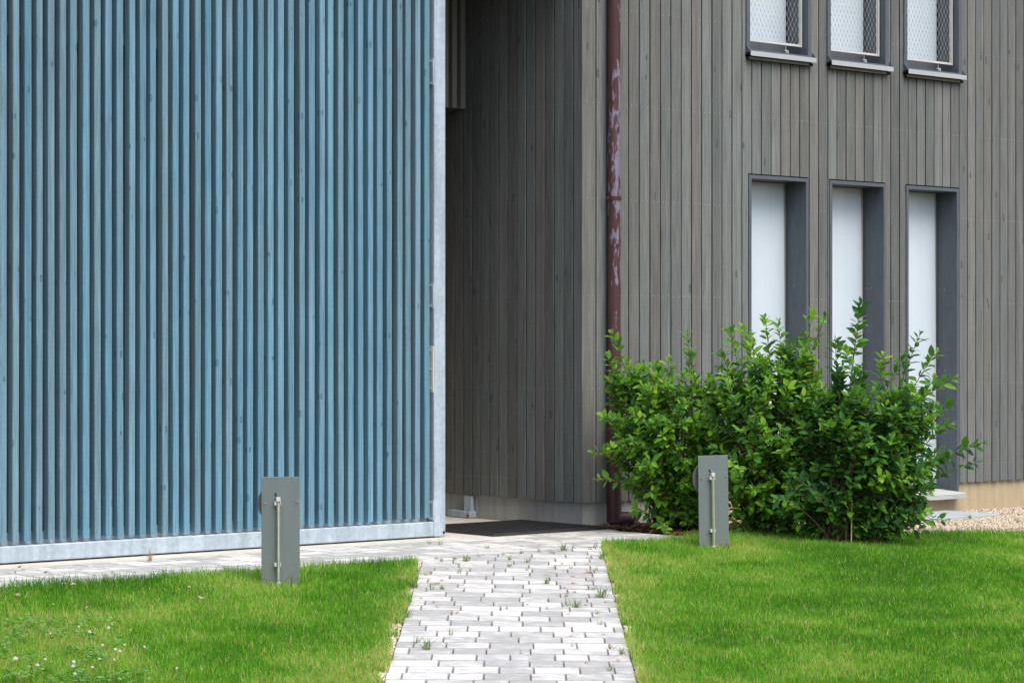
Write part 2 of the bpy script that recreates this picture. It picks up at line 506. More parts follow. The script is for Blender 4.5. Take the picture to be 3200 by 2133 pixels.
def pipe_mat():
    m = N('maroon_paint_peeling_to_lavender')
    p, X, Y, Z = m.pos()
    n1 = m.noise(m.xyz(m.math('MULTIPLY', X, 26), m.math('MULTIPLY', Y, 26), m.math('MULTIPLY', Z, 7)), 1, 6, 0.68, 0.3)
    zone = m.ramp(m.math('MULTIPLY', Z, 0.2), [(0.30, 0.0), (0.38, 0.06), (0.46, 0.11), (0.56, 0.125), (0.66, 0.11), (0.71, 0.02), (0.80, 0.0)])
    sidex = m.math('MULTIPLY', m.math('SUBTRACT', X, 0.235), 1.2)
    f = m.math('ADD', m.math('ADD', n1, zone), sidex)
    peel = m.ramp(f, [(0.597, 0.0), (0.63, 1.0)])
    dots = m.voro(m.xyz(m.math('MULTIPLY', X, 30), m.math('MULTIPLY', Y, 30), m.math('MULTIPLY', Z, 13)), 1.0)
    ds = m.n("ShaderNodeSeparateColor"); m.put(ds.inputs[0], dots.outputs["Color"])
    dm = m.math('MULTIPLY', m.ramp(dots.outputs["Distance"], [(0.14, 1.0), (0.2, 0.0)]), m.math('GREATER_THAN', ds.outputs[1], 0.80))
    dz = m.ramp(m.math('MULTIPLY', Z, 0.2), [(0.60, 0.0), (0.63, 1.0), (0.80, 1.0), (0.83, 0.0)])
    peel = m.math('MAXIMUM', peel, m.math('MULTIPLY', dm, dz))
    n2 = m.noise(m.xyz(m.math('MULTIPLY', X, 20), m.math('MULTIPLY', Y, 20), m.math('MULTIPLY', Z, 2)), 1, 5, 0.65)
    c = m.mix(m.ramp(n2, [(0.35, 0.0), (0.65, 1.0)]), (0.046, 0.0155, 0.0165), (0.078, 0.030, 0.033))
    rust = m.noise(p, 26, 4, 0.7)
    c = m.mix(m.math('MULTIPLY', m.ramp(rust, [(0.62, 0.0), (0.72, 1.0)]), 0.6), c, (0.13, 0.055, 0.03))
    c = m.mix(m.math('MULTIPLY', peel, m.ramp(n2, [(0.3, 0.55), (0.6, 1.0)])), c, (0.205, 0.19, 0.265))
    return m.principled(c, 0.6, 0, m.bump(peel, 0.25, 0.002), 0.45)
M['pipe'] = pipe_mat()
M['maroon'] = plain('maroon_iron_paint', (0.060, 0.023, 0.023), 0.5, 0, 0.25, 12, 0.4, 0.05)

def bollard_mat():
    m = N('weathered_green_grey_plate')
    p, X, Y, Z = m.pos()
    n1 = m.noise(m.xyz(m.math('MULTIPLY', X, 10), m.math('MULTIPLY', Y, 10), m.math('MULTIPLY', Z, 2.5)), 1, 4, 0.6)
    c = m.mix(n1, (0.132, 0.168, 0.170), (0.184, 0.222, 0.222))
    sp = m.noise(p, 85, 2, 0.5)
    c = m.mix(m.ramp(sp, [(0.72, 0.0), (0.76, 0.7)]), c, (0.36, 0.38, 0.33))
    lp, LX, LY, LZ = m.pos(True)
    splash = m.math('MULTIPLY', m.ramp(LZ, [(0.0, 1.0), (0.22, 0.0)]), m.ramp(m.noise(p, 38, 4, 0.7), [(0.42, 0.0), (0.62, 1.0)]))
    c = m.mix(m.math('MULTIPLY', splash, 0.55), c, (0.16, 0.17, 0.10))
    scr = m.noise(m.xyz(m.math('MULTIPLY', LX, 8), LY, m.math('MULTIPLY', LZ, 260)), 1, 2)
    c = m.mix(m.ramp(scr, [(0.70, 0.0), (0.74, 0.25)]), c, (0.34, 0.37, 0.36))
    return m.principled(c, 0.5, 0.15, m.bump(m.noise(p, 60, 3), 0.06, 0.002), 0.4)
M['bollard'] = bollard_mat()
M['conduit'] = plain('algae_stained_tube', (0.30, 0.34, 0.20), 0.3, 0, 0.3, 14, 0.6)
M['clip'] = plain('grey_plastic_clip', (0.55, 0.57, 0.57), 0.5, 0, 0.05, 10)
M['disc'] = plain('grey_lamp_disc', (0.15, 0.15, 0.15), 0.4, 0.2, 0.08, 8)

# ------------------------------------------------------------------ ground sheet
gx = np.concatenate([[-200, -100, -50, -25, -14, -9], np.arange(-7, 9.01, 0.12), [10.5, 14, 25, 50, 100, 200]])
gz = np.concatenate([[-200, -100, -40, -15, -4, 0, 3, 5, 7, 8.5], np.arange(9.4, 22.01, 0.12), [23, 26, 32, 45, 80, 200]])
GX, GZ = np.meshgrid(gx, gz, indexing='ij')
GH = ground_h(GX, GZ) - 0.013
GH += (vnoise(GX * 6, GZ * 6, 3) - 0.5) * 0.006
WX, WY = c2w(GX, GZ)
V = np.stack([WX, WY, GH], -1).reshape(-1, 3)
na, nb_ = GX.shape
idx = np.arange(na * nb_).reshape(na, nb_)
quads = np.stack([idx[:-1, :-1], idx[1:, :-1], idx[1:, 1:], idx[:-1, 1:]], -1).reshape(-1, 4)
ground = put("ground", np_mesh("ground", V, [quads], M['soil'], smooth=True))
tag(ground, kind="structure")

# entrance slab of concrete (in front of and behind the gate)
slab = MB().box(-6.6, -0.002, -0.33, 2.6, -0.2, 0.0).build("entrance_slab", M['slab'])
tag(slab, kind="structure")

# ------------------------------------------------------------------ timber building
bld = empty("timber_building", (0, 0, 0))
tag(bld, "grey timber-clad building with tall narrow windows on a concrete plinth", "building")

PITCH = 0.1114
WX0 = [1.744, 2.691, 3.644]              # left edges of the window casings
WW = 0.69
LOW_TOP, LOW_BOT = 2.722, 0.10
UP_BOT = 3.645
XEND, ZTOP = 8.9, 6.2

def sheet_with_holes(xs, zs, holes, y, name, mat, parent):
    xs = sorted(set(round(v, 4) for v in xs)); zs = sorted(set(round(v, 4) for v in zs))
    mb = MB()
    vs = [(x, y, z) for x in xs for z in zs]
    fs = []
    nz = len(zs)
    for i in range(len(xs) - 1):
        for j in range(nz - 1):
            xm, zm = (xs[i] + xs[i+1]) / 2, (zs[j] + zs[j+1]) / 2
            if any(a < xm < b and c < zm < d for a, b, c, d in holes): continue
            fs.append((i*nz+j, (i+1)*nz+j, (i+1)*nz+j+1, i*nz+j+1))
    mb.add(vs, fs)
    return mb.build(name, mat, parent)

holes = []
for x in WX0:
    holes.append((x + 0.012, x + WW - 0.012, LOW_BOT - 0.01, LOW_TOP - 0.01))
    holes.append((x - 0.02, x + WW + 0.02, UP_BOT + 0.03, 5.72))
hx = [v for h in holes for v in h[:2]]; hz = [v for h in holes for v in h[2:]]
facade = sheet_with_holes([-0.006, XEND] + hx, [0.19, ZTOP] + [z for z in hz if z > 0.19], holes, -0.006, "facade_wall", M['membrane'], bld)
plinth = sheet_with_holes([0, XEND] + hx, [-0.4, 0.186] + [z for z in hz if z < 0.186], holes, 0.0, "plinth", M['plinth'], bld)
# return of the plinth along the entrance and the closed shell behind
sp = MB().add([(0, 0, -0.3), (0, 0, 0.186), (0, 3.4, 0.186), (0, 3.4, -0.3)], [(0, 1, 2, 3)]).build("plinth", M['plinth'], bld)
side = MB().add([(-0.006, -0.006, 0.19), (-0.006, -0.006, ZTOP), (-0.006, 3.4, ZTOP), (-0.006, 3.4, 0.19)], [(0, 1, 2, 3)]).build("entrance_wall", M['membrane'], bld)
MB().add([(XEND, -0.006, -0.4), (XEND, -0.006, ZTOP), (XEND, 6, ZTOP), (XEND, 6, -0.4)], [(3, 2, 1, 0)]).build("end_wall", M['grey_slat'], bld)
MB().add([(-6.6, 6, -0.4), (XEND, 6, -0.4), (XEND, 6, ZTOP), (-6.6, 6, ZTOP)], [(3, 2, 1, 0)]).build("back_wall", M['grey_slat'], bld)
MB().box(-7.0, XEND + 0.2, -0.22, 6.1, ZTOP + 0.004, ZTOP + 0.25).build("roof", M['sill_metal'], bld)
# recess behind the gate: back wall, left wall, dropped ceiling
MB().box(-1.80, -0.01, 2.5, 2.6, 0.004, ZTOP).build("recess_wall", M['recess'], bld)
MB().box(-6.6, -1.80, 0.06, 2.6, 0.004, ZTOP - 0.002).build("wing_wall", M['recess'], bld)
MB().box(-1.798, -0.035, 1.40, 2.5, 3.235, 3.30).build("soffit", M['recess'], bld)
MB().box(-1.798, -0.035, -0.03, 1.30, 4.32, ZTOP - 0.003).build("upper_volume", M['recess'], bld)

def board_poly(a, b, front, back, c=0.004, undercut=False):
    u = 0.014 if undercut else 0.0           # edges cut back behind the face, so the open joint is a deep shadow gap
    return [(a + u, back), (a, front + c), (a + c, front), (b - c, front), (b, front + c), (b - u, back)]

NAIL_Z = [0.337, 1.038, 1.740, 2.465, 3.185, 3.906, 4.63, 5.35]
nails = []
def add_nail(mb, p, axis, k_=1.0):
    """small domed nail head; axis 'y' faces -Y, 'x' faces -X"""
    vs = []
    for r, o in ((0.0040 * k_, 0.0), (0.0028 * k_, 0.0014 * k_)):
        for k in range(6):
            a = math.pi * k / 3
            du, dz = r * math.cos(a), r * math.sin(a)
            vs.append((p[0] + du, p[1] - o, p[2] + dz) if axis == 'y' else (p[0] - o, p[1] - du, p[2] + dz))
    fs = [(k, (k + 1) % 6, 6 + (k + 1) % 6, 6 + k) for k in range(6)] + [tuple(range(6, 12))]
    mb.add(vs, fs)

GAP = 0.0085
nail_mb = MB()
FY, BY = -0.030, -0.009                   # front and back of the boards
nb = int(XEND / PITCH)
for k in range(nb):
    a = k * PITCH + GAP / 2 if k else -0.008
    b = (k + 1) * PITCH - GAP / 2
    off = random.uniform(-0.0012, 0.0012)
    mb = MB()
    bands = []
    for (z0, z1, sel) in ((0.182 + random.uniform(-0.003, 0.003), 2.732, 'low'), (2.732, 3.652, 'mid'), (3.652, ZTOP, 'up')):
        aa, bb = a, b
        if sel != 'mid':
            for x in WX0:
                h0, h1 = (x - 0.002, x + WW + 0.002) if sel == 'low' else (x - 0.034, x + WW + 0.034)
                if bb > h0 and aa < h1:
                    if aa < h0 < bb: bb = h0
                    elif aa < h1 < bb: aa = h1
                    else: aa = bb = 0
        if bb - aa > 0.010:
            bands.append([aa, bb, z0, z1])
    # merge bands of equal width so that a full board is one piece
    merged = []
    for q in bands:
        if merged and abs(merged[-1][0] - q[0]) < 1e-6 and abs(merged[-1][1] - q[1]) < 1e-6 and abs(merged[-1][3] - q[2]) < 1e-6:
            merged[-1][3] = q[3]
        else:
            merged.append(q)
    for aa, bb, z0, z1 in merged:
        mb.prism(board_poly(aa, bb, FY + off, BY, 0.003, bb - aa > 0.04), z0, z1)
    o = mb.build("board", M['board'], facade)
    rows = NAIL_Z + [3.60]
    for zr in rows:
        if zr == 3.60 and not any(x - 0.05 < (a + b) / 2 < x + WW + 0.05 for x in WX0): continue
        for q in ((a + b) / 2 - 0.027, (a + b) / 2 + 0.026):
            q += random.uniform(-0.004, 0.004); zz = zr + random.uniform(-0.005, 0.005)
            if any(aa + 0.008 < q < bb - 0.008 and z0 < zz < z1 for aa, bb, z0, z1 in merged):
                if q < 0.19 or q > 0.285:
                    add_nail(nail_mb, (q, FY + off - 0.0002, zz), 'y')
# entrance side wall boards (facing -X), the corner batten first
MB().prism([(-0.034, -0.034), (-0.010, -0.034), (-0.010, -0.0085), (-0.034, -0.0085)][::1], 0.179, ZTOP).build("corner_batten", M['board'], side)
DP = 0.1098
k = 0
y = -0.0055
while y < 3.3:
    a = y + (GAP / 2 if k else 0.001); b = (0.071 if k == 0 else y + DP) - GAP / 2
    off = random.uniform(-0.0012, 0.0012)
    poly = [(-0.009, a + 0.014), (-0.009, b - 0.014), (-0.027 + off, b), (-0.030 + off, b - 0.003), (-0.030 + off, a + 0.003), (-0.027 + off, a)]
    MB().prism(poly, 0.182 + random.uniform(-0.003, 0.003), ZTOP).build("board", M['board'], side)
    for zr in NAIL_Z:
        for q in ((a + b) / 2 - 0.026, (a + b) / 2 + 0.026):
            add_nail(nail_mb, (-0.0302 + off, q + random.uniform(-0.004, 0.004), zr + random.uniform(-0.005, 0.005)), 'x', 0.7)
    y = 0.071 if k == 0 else y + DP
    k += 1
tag(nail_mb.build("nail_heads", M['nail'], bld), kind="stuff")

# slatted lintel above the entrance recess
lint = MB().box(-1.795, -0.04, 1.375, 1.395, 3.24, ZTOP).build("lintel_screen", M['membrane'], bld)
x = -0.065
while x > -1.72:
    MB().prism(board_poly(x - 0.046, x, 1.315, 1.372, 0.002), 3.232, ZTOP).build("slat", M['grey_slat'], lint)
    x -= 0.0845

# ------------------------------------------------------------------ windows
def ring_mesh(x0, x1, z0, z1, t, yf, yb, depth, botframe=True):
    """casing with a deep reveal: outer back loop, outer front, inner front, inner back"""
    def loop(a, b, c, d, y): return [(a, y, c), (b, y, c), (b, y, d), (a, y, d)]
    zb = z0 + (t if botframe else 0.004)
    L = [loop(x0, x1, z0, z1, yb), loop(x0, x1, z0, z1, yf), loop(x0 + t, x1 - t, zb, z1 - t, yf), loop(x0 + t, x1 - t, zb, z1 - t, depth)]
    vs = [p for l in L for p in l]
    fs = []
    for r in range(3):
        for i in range(4):
            j = (i + 1) % 4
            fs.append((r*4+i, r*4+4+i, r*4+4+j, r*4+j))
    return MB().add(vs, fs)

screw_spots = [(0.35, 0.10), (0.35, 0.16), (1.05, 0.10), (1.05, 0.16), (1.75, 0.10), (1.75, 0.16), (2.45, 0.12)]
for i, x in enumerate(WX0):
    # ---- tall lower window
    mb = ring_mesh(x, x + WW, LOW_BOT, LOW_TOP, 0.028, -0.037, -0.004, 0.21, False)
    w = mb.build("window", M['window_paint'], bld)
    tag(w, "tall lower window with a white panel set deep in slate-grey casing")
    D = 0.188
    lean = 0.022
    p = MB()
    xa, xb = x + 0.029, x + WW - 0.045
    # white panel whose free edge leans a little, leaving a dark wedge at the top
    p.prism([(xa, LOW_BOT + 0.06), (xb + 0.014, LOW_BOT + 0.06), (xb - lean * 0.5, LOW_TOP - 0.032), (xa, LOW_TOP - 0.032)], D, D + 0.012, axis=1)
    p.build("panel", M['pane'], w)
    MB().box(x + WW - 0.036, x + WW - 0.0295, D + 0.006, D + 0.018, LOW_BOT + 0.06, LOW_TOP - 0.030).build("stop_bead", M['guard_metal'], w)
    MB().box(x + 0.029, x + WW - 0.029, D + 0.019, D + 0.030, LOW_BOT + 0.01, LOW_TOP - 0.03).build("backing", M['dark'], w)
    # ribbed tread sill
    s = MB()
    prof = [(-0.105, LOW_BOT - 0.050), (-0.105, LOW_BOT - 0.008), (-0.098, LOW_BOT), (0.185, LOW_BOT + 0.022), (0.185, LOW_BOT + 0.012), (-0.092, LOW_BOT - 0.012), (-0.092, LOW_BOT - 0.050)]
    s.prism(prof, x - 0.012, x + WW + 0.012, axis=0)
    sl = s.build("sill", M['sill_metal'], w)
    for r in range(4):
        zz = LOW_BOT - 0.045 + r * 0.011
        MB().box(x - 0.011, x + WW + 0.011, -0.1075, -0.1055, zz, zz + 0.005).build("tread_rib", M['guard_metal'], sl)
    for r in range(9):
        yy = -0.09 + r * 0.028
        zz = LOW_BOT + 0.0025 + (yy + 0.098) / 0.283 * 0.022
        MB().box(x + 0.03, x + WW - 0.03, yy, yy + 0.012, zz - 0.002, zz + 0.0025).build("tread_rib", M['guard_metal'], sl)
    MB().box(x + WW - 0.27, x + WW - 0.21, D - 0.05, D - 0.02, LOW_BOT + 0.12, LOW_BOT + 0.135).box(x + WW - 0.222, x + WW - 0.21, D - 0.05, D - 0.02, LOW_BOT + 0.06, LOW_BOT + 0.12).build("catch", M['guard_metal'], w)
    sc = MB()
    for zz, yy in screw_spots:
        vs = []
        for kk in range(6):
            a = math.pi * kk / 3
            vs.append((x + WW - 0.0285, yy + 0.004 * math.cos(a), LOW_BOT + zz + 0.004 * math.sin(a)))
        sc.add(vs, [tuple(range(6))])
    tag(sc.build("screw_heads", M['bolt'], w), kind="stuff")
    # ---- upper window behind a wire guard
    x0, x1 = x - 0.032, x + WW + 0.032
    uz0, uz1 = UP_BOT + 0.055, 5.70
    mb = ring_mesh(x0, x1, uz0 - 0.02, uz1, 0.040, -0.040, -0.004, 0.22, True)
    u = mb.build("window", M['window_paint'], bld)
    tag(u, "upper window with white blind behind a stainless wire guard")
    xi0, xi1 = x0 + 0.041, x1 - 0.041
    zi = uz0 + 0.022
    MB().box(xi0, xi1, 0.196, 0.216, zi, zi + 0.12).build("bottom_rail", M['window_paint'], u)
    MB().box(xi0, xi1 - 0.02, 0.190, 0.206, zi + 0.122, uz1 - 0.045).build("blind", M['pane'], u)
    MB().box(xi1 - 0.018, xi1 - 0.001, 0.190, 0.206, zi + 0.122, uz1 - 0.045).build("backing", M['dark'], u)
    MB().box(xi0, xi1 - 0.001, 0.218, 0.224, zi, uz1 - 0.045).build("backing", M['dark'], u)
    # guard frame
    gz0 = 3.792
    gxr = xi1 - 0.008
    MB().box(xi0 + 0.004, gxr - 0.0135, 0.020, 0.045, gz0 + 0.003, gz0 + 0.020).build("guard_bar", M['guard_metal'], u)
    MB().box(gxr - 0.013, gxr, 0.019, 0.046, gz0 - 0.001, uz1 - 0.06).build("guard_bar", M['guard_metal'], u)
    MB().box(xi0 + 0.004, xi0 + 0.02, 0.020, 0.045, gz0 + 0.022, uz1 - 0.06).build("guard_bar", M['guard_metal'], u)
    if i == 0:
        wm = MB()
        cw, ch = 0.0212, 0.040
        wx0, wx1 = xi0 + 0.021, gxr - 0.014
        ncol = int((wx1 - wx0) / cw); cw = (wx1 - wx0) / ncol
        nrow = int(1.5 / ch)
        for c in range(ncol):
            for r in range(nrow):
                za, zb = gz0 + 0.021 + r * ch, gz0 + 0.021 + (r + 1) * ch
                if (c + r) % 2 == 0: p0, p1 = (c * cw, za), ((c + 1) * cw, zb)
                else: p0, p1 = ((c + 1) * cw, za), (c * cw, zb)
                wm.tube([(wx0 + p0[0], 0.032, p0[1]), (wx0 + p1[0], 0.032, p1[1])], 0.0011, 3, False)
        # sleeves at the crossings
        for c in range(ncol + 1):
            for r in range(nrow):
                if (c + r) % 2 == 0:
                    zc = gz0 + 0.021 + r * ch
                    wm.box(wx0 + c * cw - 0.0019, wx0 + c * cw + 0.0019, 0.0295, 0.0345, zc - 0.004, zc + 0.004)
        wire_me = wm.mesh("wire_mesh", M['wire'])
        wire_x = x
    o = put("wire_mesh", wire_me, None, u)
    o.location = (x - wire_x, 0, 0)
    tag(o, kind="stuff")
    # projecting sill with end caps and a perforated vent strip below
    s = MB().prism([(-0.092, UP_BOT + 0.016), (-0.092, UP_BOT + 0.054), (0.19, UP_BOT + 0.075), (0.19, UP_BOT + 0.066), (-0.089, UP_BOT + 0.046), (-0.089, UP_BOT + 0.016)], x0 - 0.004, x1 + 0.004, axis=0)
    sl = s.build("sill", M['sill_metal'], u)
    for xa in (x0 - 0.0065, x1 + 0.0045):
        MB().prism([(-0.090, UP_BOT + 0.05), (-0.041, UP_BOT + 0.05), (-0.041, UP_BOT + 0.105)], xa, xa + 0.002, axis=0).build("end_cap", M['window_paint'], sl)
    vent = MB()
    pr = [(x0, -0.075), (x1 - 0.05, -0.075)]
    nbar = 46
    for kk in range(nbar):
        xa = x0 + 0.002 + (WW + 0.0) * kk / nbar
        vent.box(xa, xa + 0.006, -0.072, -0.070, UP_BOT - 0.010, UP_BOT + 0.012)
    for zz in (-0.010, -0.001, 0.008):
        vent.box(x0, x0 + WW + 0.002, -0.0735, -0.0722, UP_BOT + zz, UP_BOT + zz + 0.003)
    tag(vent.build("vent_strip", M['vent'], u), kind="stuff")
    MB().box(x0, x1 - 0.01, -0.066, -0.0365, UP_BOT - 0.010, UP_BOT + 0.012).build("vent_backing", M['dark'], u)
    # hanging hook under the guard
    hk = MB().tube([(x1 - 0.23, 0.03, gz0), (x1 - 0.23, 0.03, gz0 - 0.035)], 0.003, 6)
    hk.box(x1 - 0.245, x1 - 0.205, 0.022, 0.04, gz0 - 0.045, gz0 - 0.036)
    hk.box(x1 - 0.217, x1 - 0.205, 0.022, 0.04, gz0 - 0.105, gz0 - 0.0455)
    hk.box(x1 - 0.232, x1 - 0.226, 0.022, 0.04, gz0 - 0.105, gz0 - 0.0455)
    hk.build("hook", M['sill_metal'], u)

# galvanised foot of the inner screen by the entrance wall
ft = empty("post_foot", (0, 1.3, 0))
tag(ft, "small galvanised steel post foot against the plinth in the dark entrance", "post foot")
MB().box(-0.050, -0.012, -0.03, 0.05, 0.0595, 0.176).build("post", M['galv'], ft)
MB().cbox(-0.075, -0.004, -0.05, 0.23, 0.003, 0.058, 0.006).build("base_rail", M['galv'], ft)
MB().cbox(-0.083, -0.0755, -0.046, -0.018, 0.006, 0.034, 0.002).build("end_bracket", plain('rusty_bracket', (0.28, 0.10, 0.05), 0.7), ft)

# ------------------------------------------------------------------ sliding gate of blue slats
gate = empty("slatted_gate", (-3.7, -0.05, 0.006))
tag(gate, "tall blue wooden slat gate in a galvanised steel frame", "gate")
def child(mb, name, mat, par, origin):
    mb.v = [(p[0] - origin[0], p[1] - origin[1], p[2] - origin[2]) for p in mb.v]
    return mb.build(name, mat, par)
GO = (-3.7, -0.05, 0.006)
GX0, GX1, GTOP = -6.3, -1.390, 5.9
child(MB().cbox(-1.492, GX1, -0.100, -0.002, 0.0065, GTOP, 0.006), "stile", M['galv'], gate, GO)
child(MB().cbox(GX0, GX0 + 0.1, -0.100, -0.002, 0.0065, GTOP, 0.006), "stile", M['galv'], gate, GO)
child(MB().cbox(GX0 + 0.101, -1.4935, -0.098, -0.002, 0.010, 0.113, 0.006), "bottom_rail", M['galv'], gate, GO)
child(MB().cbox(GX0 + 0.101, -1.4935, -0.098, -0.002, GTOP - 0.1, GTOP, 0.006), "top_rail", M['galv'], gate, GO)
for zz in (0.1145, 3.28, 4.7):
    child(MB().box(GX0 + 0.11, -1.5, -0.018, -0.010, zz, zz + 0.075), "back_rail", M['galv' if zz < 1 else 'window_paint'], gate, GO)
SY = -0.086
xl = wall_at(22.1, 100, SY)[0]; xr = wall_at(1343, 100, SY)[0]
ns = round((xr - xl) / 0.0835)
SP = (xr - xl) / ns
kk = 0
x = xr
while x > GX0 + 0.16:
    wdt = 0.0455 + random.uniform(-0.0025, 0.003)
    jx = random.uniform(-0.0025, 0.0025)
    dpt = 0.0585
    jy = random.uniform(-0.002, 0.002)
    zb = 0.137 + random.uniform(-0.004, 0.004)
    bow = random.uniform(-0.006, 0.006)
    # slat in three lengths of the same outline so that it can bow a little
    mb = MB()
    c = 0.0035
    def ringp(z, dx):
        a, b = x - wdt + jx + dx, x + jx + dx
        f, bk = SY + jy, SY + jy + dpt
        return [(a, bk, z), (a, f + c, z), (a + c, f, z), (b - c, f, z), (b, f + c, z), (b, bk, z)]
    zs = [zb, 1.4, 2.7, 4.0, GTOP - 0.13]
    dxs = [0, bow * 0.7, bow, bow * 0.6, 0]
    vs = [p for z_, d_ in zip(zs, dxs) for p in ringp(z_, d_)]
    fs = [tuple(range(6))[::-1], tuple(range(24, 30))]
    for r in range(4):
        for i in range(6):
            j = (i + 1) % 6
            fs.append((r*6+i, r*6+j, r*6+6+j, r*6+6+i))
    mb.add(vs, fs)
    child(mb, "slat", M['slat'], gate, GO)
    x -= SP
    kk += 1
for z0, z1, nbolt, mt in ((1.025, 1.352, 3, 'hinge_white'), (3.193, 3.383, 2, 'galv'), (1.62, 1.80, 2, 'galv'), (0.122, 0.26, 2, 'galv')):
    pl = child(MB().cbox(-1.4985, -1.4925, -0.094, -0.03, z0, z1, 0.002), "hinge_plate", M[mt], gate, GO)
    for i in range(nbolt):
        zc = z0 + (z1 - z0) * (0.09 + 0.82 * i / (nbolt - 1))
        b = MB().tube([(-1.4985, -0.066, zc), (-1.506, -0.066, zc)], 0.009, 6).tube([(-1.506, -0.066, zc), (-1.513, -0.066, zc)], 0.006, 8)
        child(b, "bolt", M['bolt'], pl, GO)
hol = MB()
hv = [(-1.408 + 0.011 * math.cos(a * math.pi / 8), -0.1012, 0.034 + 0.011 * math.sin(a * math.pi / 8)) for a in range(16)]
hol.add(hv, [tuple(range(16))])
child(hol, "drain_hole", M['dark'], gate, GO)

# ------------------------------------------------------------------ downpipe
dp = empty("downpipe", (0.235, -0.092, 0))
tag(dp, "maroon round downpipe with peeling lavender patches at the building corner", "downpipe")
def circ_tube(z0, z1, r, n=24, r1=None):
    return MB().tube([(0, 0, z0), (0, 0, z1)], [r, r1 or r], n, False)
def pput(mb, name, mat):
    return mb.build(name, mat, dp, True)
def smooth_by_angle(o):
    me = o.data
    sm = o.name.split('.')[0] in ('pipe', 'standpipe')
    for p in me.polygons:
        p.use_smooth = sm and len(p.vertices) <= 4
for o in (pput(circ_tube(0.72, 2.168, 0.0505), "pipe", M['pipe']), pput(circ_tube(2.170, 6.0, 0.0495), "pipe", M['pipe']),
          pput(MB().tube([(0,0,2.10),(0,0,2.165),(0,0,2.172)], [0.0522, 0.0522, 0.0502], 24), "socket", M['pipe']),
          pput(circ_tube(0.03, 0.715, 0.0565), "standpipe", M['maroon']),
          pput(MB().tube([(0,0,0.69),(0,0,0.70),(0,0,0.735),(0,0,0.742)], [0.0575,0.0605,0.0605,0.053], 24), "collar", M['maroon']),
          pput(MB().tube([(0,0,2.452),(0,0,2.453),(0,0,2.481),(0,0,2.482)], [0.051,0.0535,0.0535,0.051], 24), "clamp", M['maroon'])):
    smooth_by_angle(o)
cl = MB()
cl.box(-0.072, -0.052, -0.006, 0.006, 2.456, 2.478)
cl.box(0.052, 0.072, -0.006, 0.006, 2.456, 2.478)
cl.build("clamp_lug", M['maroon'], dp)
MB().box(-0.004, 0.004, 0.0545, 0.064, 2.46, 2.475).build("clamp_pin", M['bolt'], dp)
# shoe: a short stub lying along the facade with an obliquely cut open mouth
cr = Vector((CU, -SU, 0)); 
ax = (Vector((0.96, -0.28, 0))).normalized()
sdv = Vector((-ax.y, ax.x, 0))
sh = MB()
n = 24
R0 = 0.056
def shoe_ring(s_fn, r):
    out = []
    for k_ in range(n):
        a = 2 * math.pi * k_ / n
        cy, cz = math.cos(a), math.sin(a)
        s = s_fn(cy, cz)
        q = ax * s + sdv * (cy * r) + Vector((0, 0, 0.052 + cz * r))
        out.append((q.x, q.y, q.z))
    return out
rings = [shoe_ring(lambda c_, z_: -0.03, R0 * 0.8), shoe_ring(lambda c_, z_: 0.0, R0), shoe_ring(lambda c_, z_: 0.20 + 0.035 * z_ + 0.045 * c_, R0),
         shoe_ring(lambda c_, z_: 0.20 + 0.035 * z_ + 0.045 * c_, R0 - 0.007), shoe_ring(lambda c_, z_: 0.10, R0 - 0.007)]
vs = [p for r in rings for p in r]
fs = []
for r in range(4):
    for i in range(n):
        j = (i + 1) % n
        fs.append((r*n+i, r*n+n+i, r*n+n+j, r*n+j))
fs.append(tuple(range(n)))
fs.append(tuple(range(4*n, 5*n))[::-1])
sh.add(vs, fs)
smooth_by_angle(sh.build("shoe", M['maroon'], dp))

# ------------------------------------------------------------------ rubber mat
mat_o = empty("door_mat", (-0.57, 0.19, 0))
tag(mat_o, "black rubber honeycomb door mat lying in the entrance", "door mat")
mx, my, mh = 0.545, 0.49, 0.022
rim = MB()
outer = [(-mx, -my), (mx, -my), (mx, my), (-mx, my)]
inn = [(-mx + 0.02, -my + 0.02), (mx - 0.02, -my + 0.02), (mx - 0.02, my - 0.02), (-mx + 0.02, my - 0.02)]
vs = [(*p, 0.003) for p in outer] + [(*p, mh) for p in outer] + [(*p, mh) for p in inn] + [(*p, 0.003) for p in inn]
fs = []
for r in range(3):
    for i in range(4):
        j = (i + 1) % 4
        fs.append((r*4+i, r*4+j, r*4+4+j, r*4+4+i))
rim.add(vs, fs)
rim.build("rim", M['rubber'], mat_o)
cells = MB()
nx, ny = 40, 36
for i in range(nx + 1):
    x = -mx + 0.02 + (2 * mx - 0.04) * i / nx
    cells.box(x - 0.0035, x + 0.0035, -my + 0.021, my - 0.021, 0.004, mh - 0.0005)
for j in range(ny + 1):
    y = -my + 0.02 + (2 * my - 0.04) * j / ny
    cells.box(-mx + 0.021, mx - 0.021, y - 0.0035, y + 0.0035, 0.004, mh - 0.0011)
tag(cells.build("cell_grid", M['rubber'], mat_o), kind="stuff")
MB().box(-mx + 0.021, mx - 0.021, -my + 0.021, my - 0.021, 0.002, 0.006).build("dirt_layer", plain('mat_grit', (0.045, 0.042, 0.038), 0.95, 0, 0.5, 30), mat_o)

# ------------------------------------------------------------------ paving
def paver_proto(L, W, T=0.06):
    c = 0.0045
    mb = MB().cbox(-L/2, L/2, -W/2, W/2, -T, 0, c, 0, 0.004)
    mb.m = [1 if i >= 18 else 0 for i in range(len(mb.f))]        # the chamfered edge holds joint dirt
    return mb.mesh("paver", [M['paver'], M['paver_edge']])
_pc = {}
def paver_mesh(L, W):
    key = (round(L, 3), round(W, 3))
    if key not in _pc:
        _pc[key] = paver_proto(*key)
    return _pc[key]

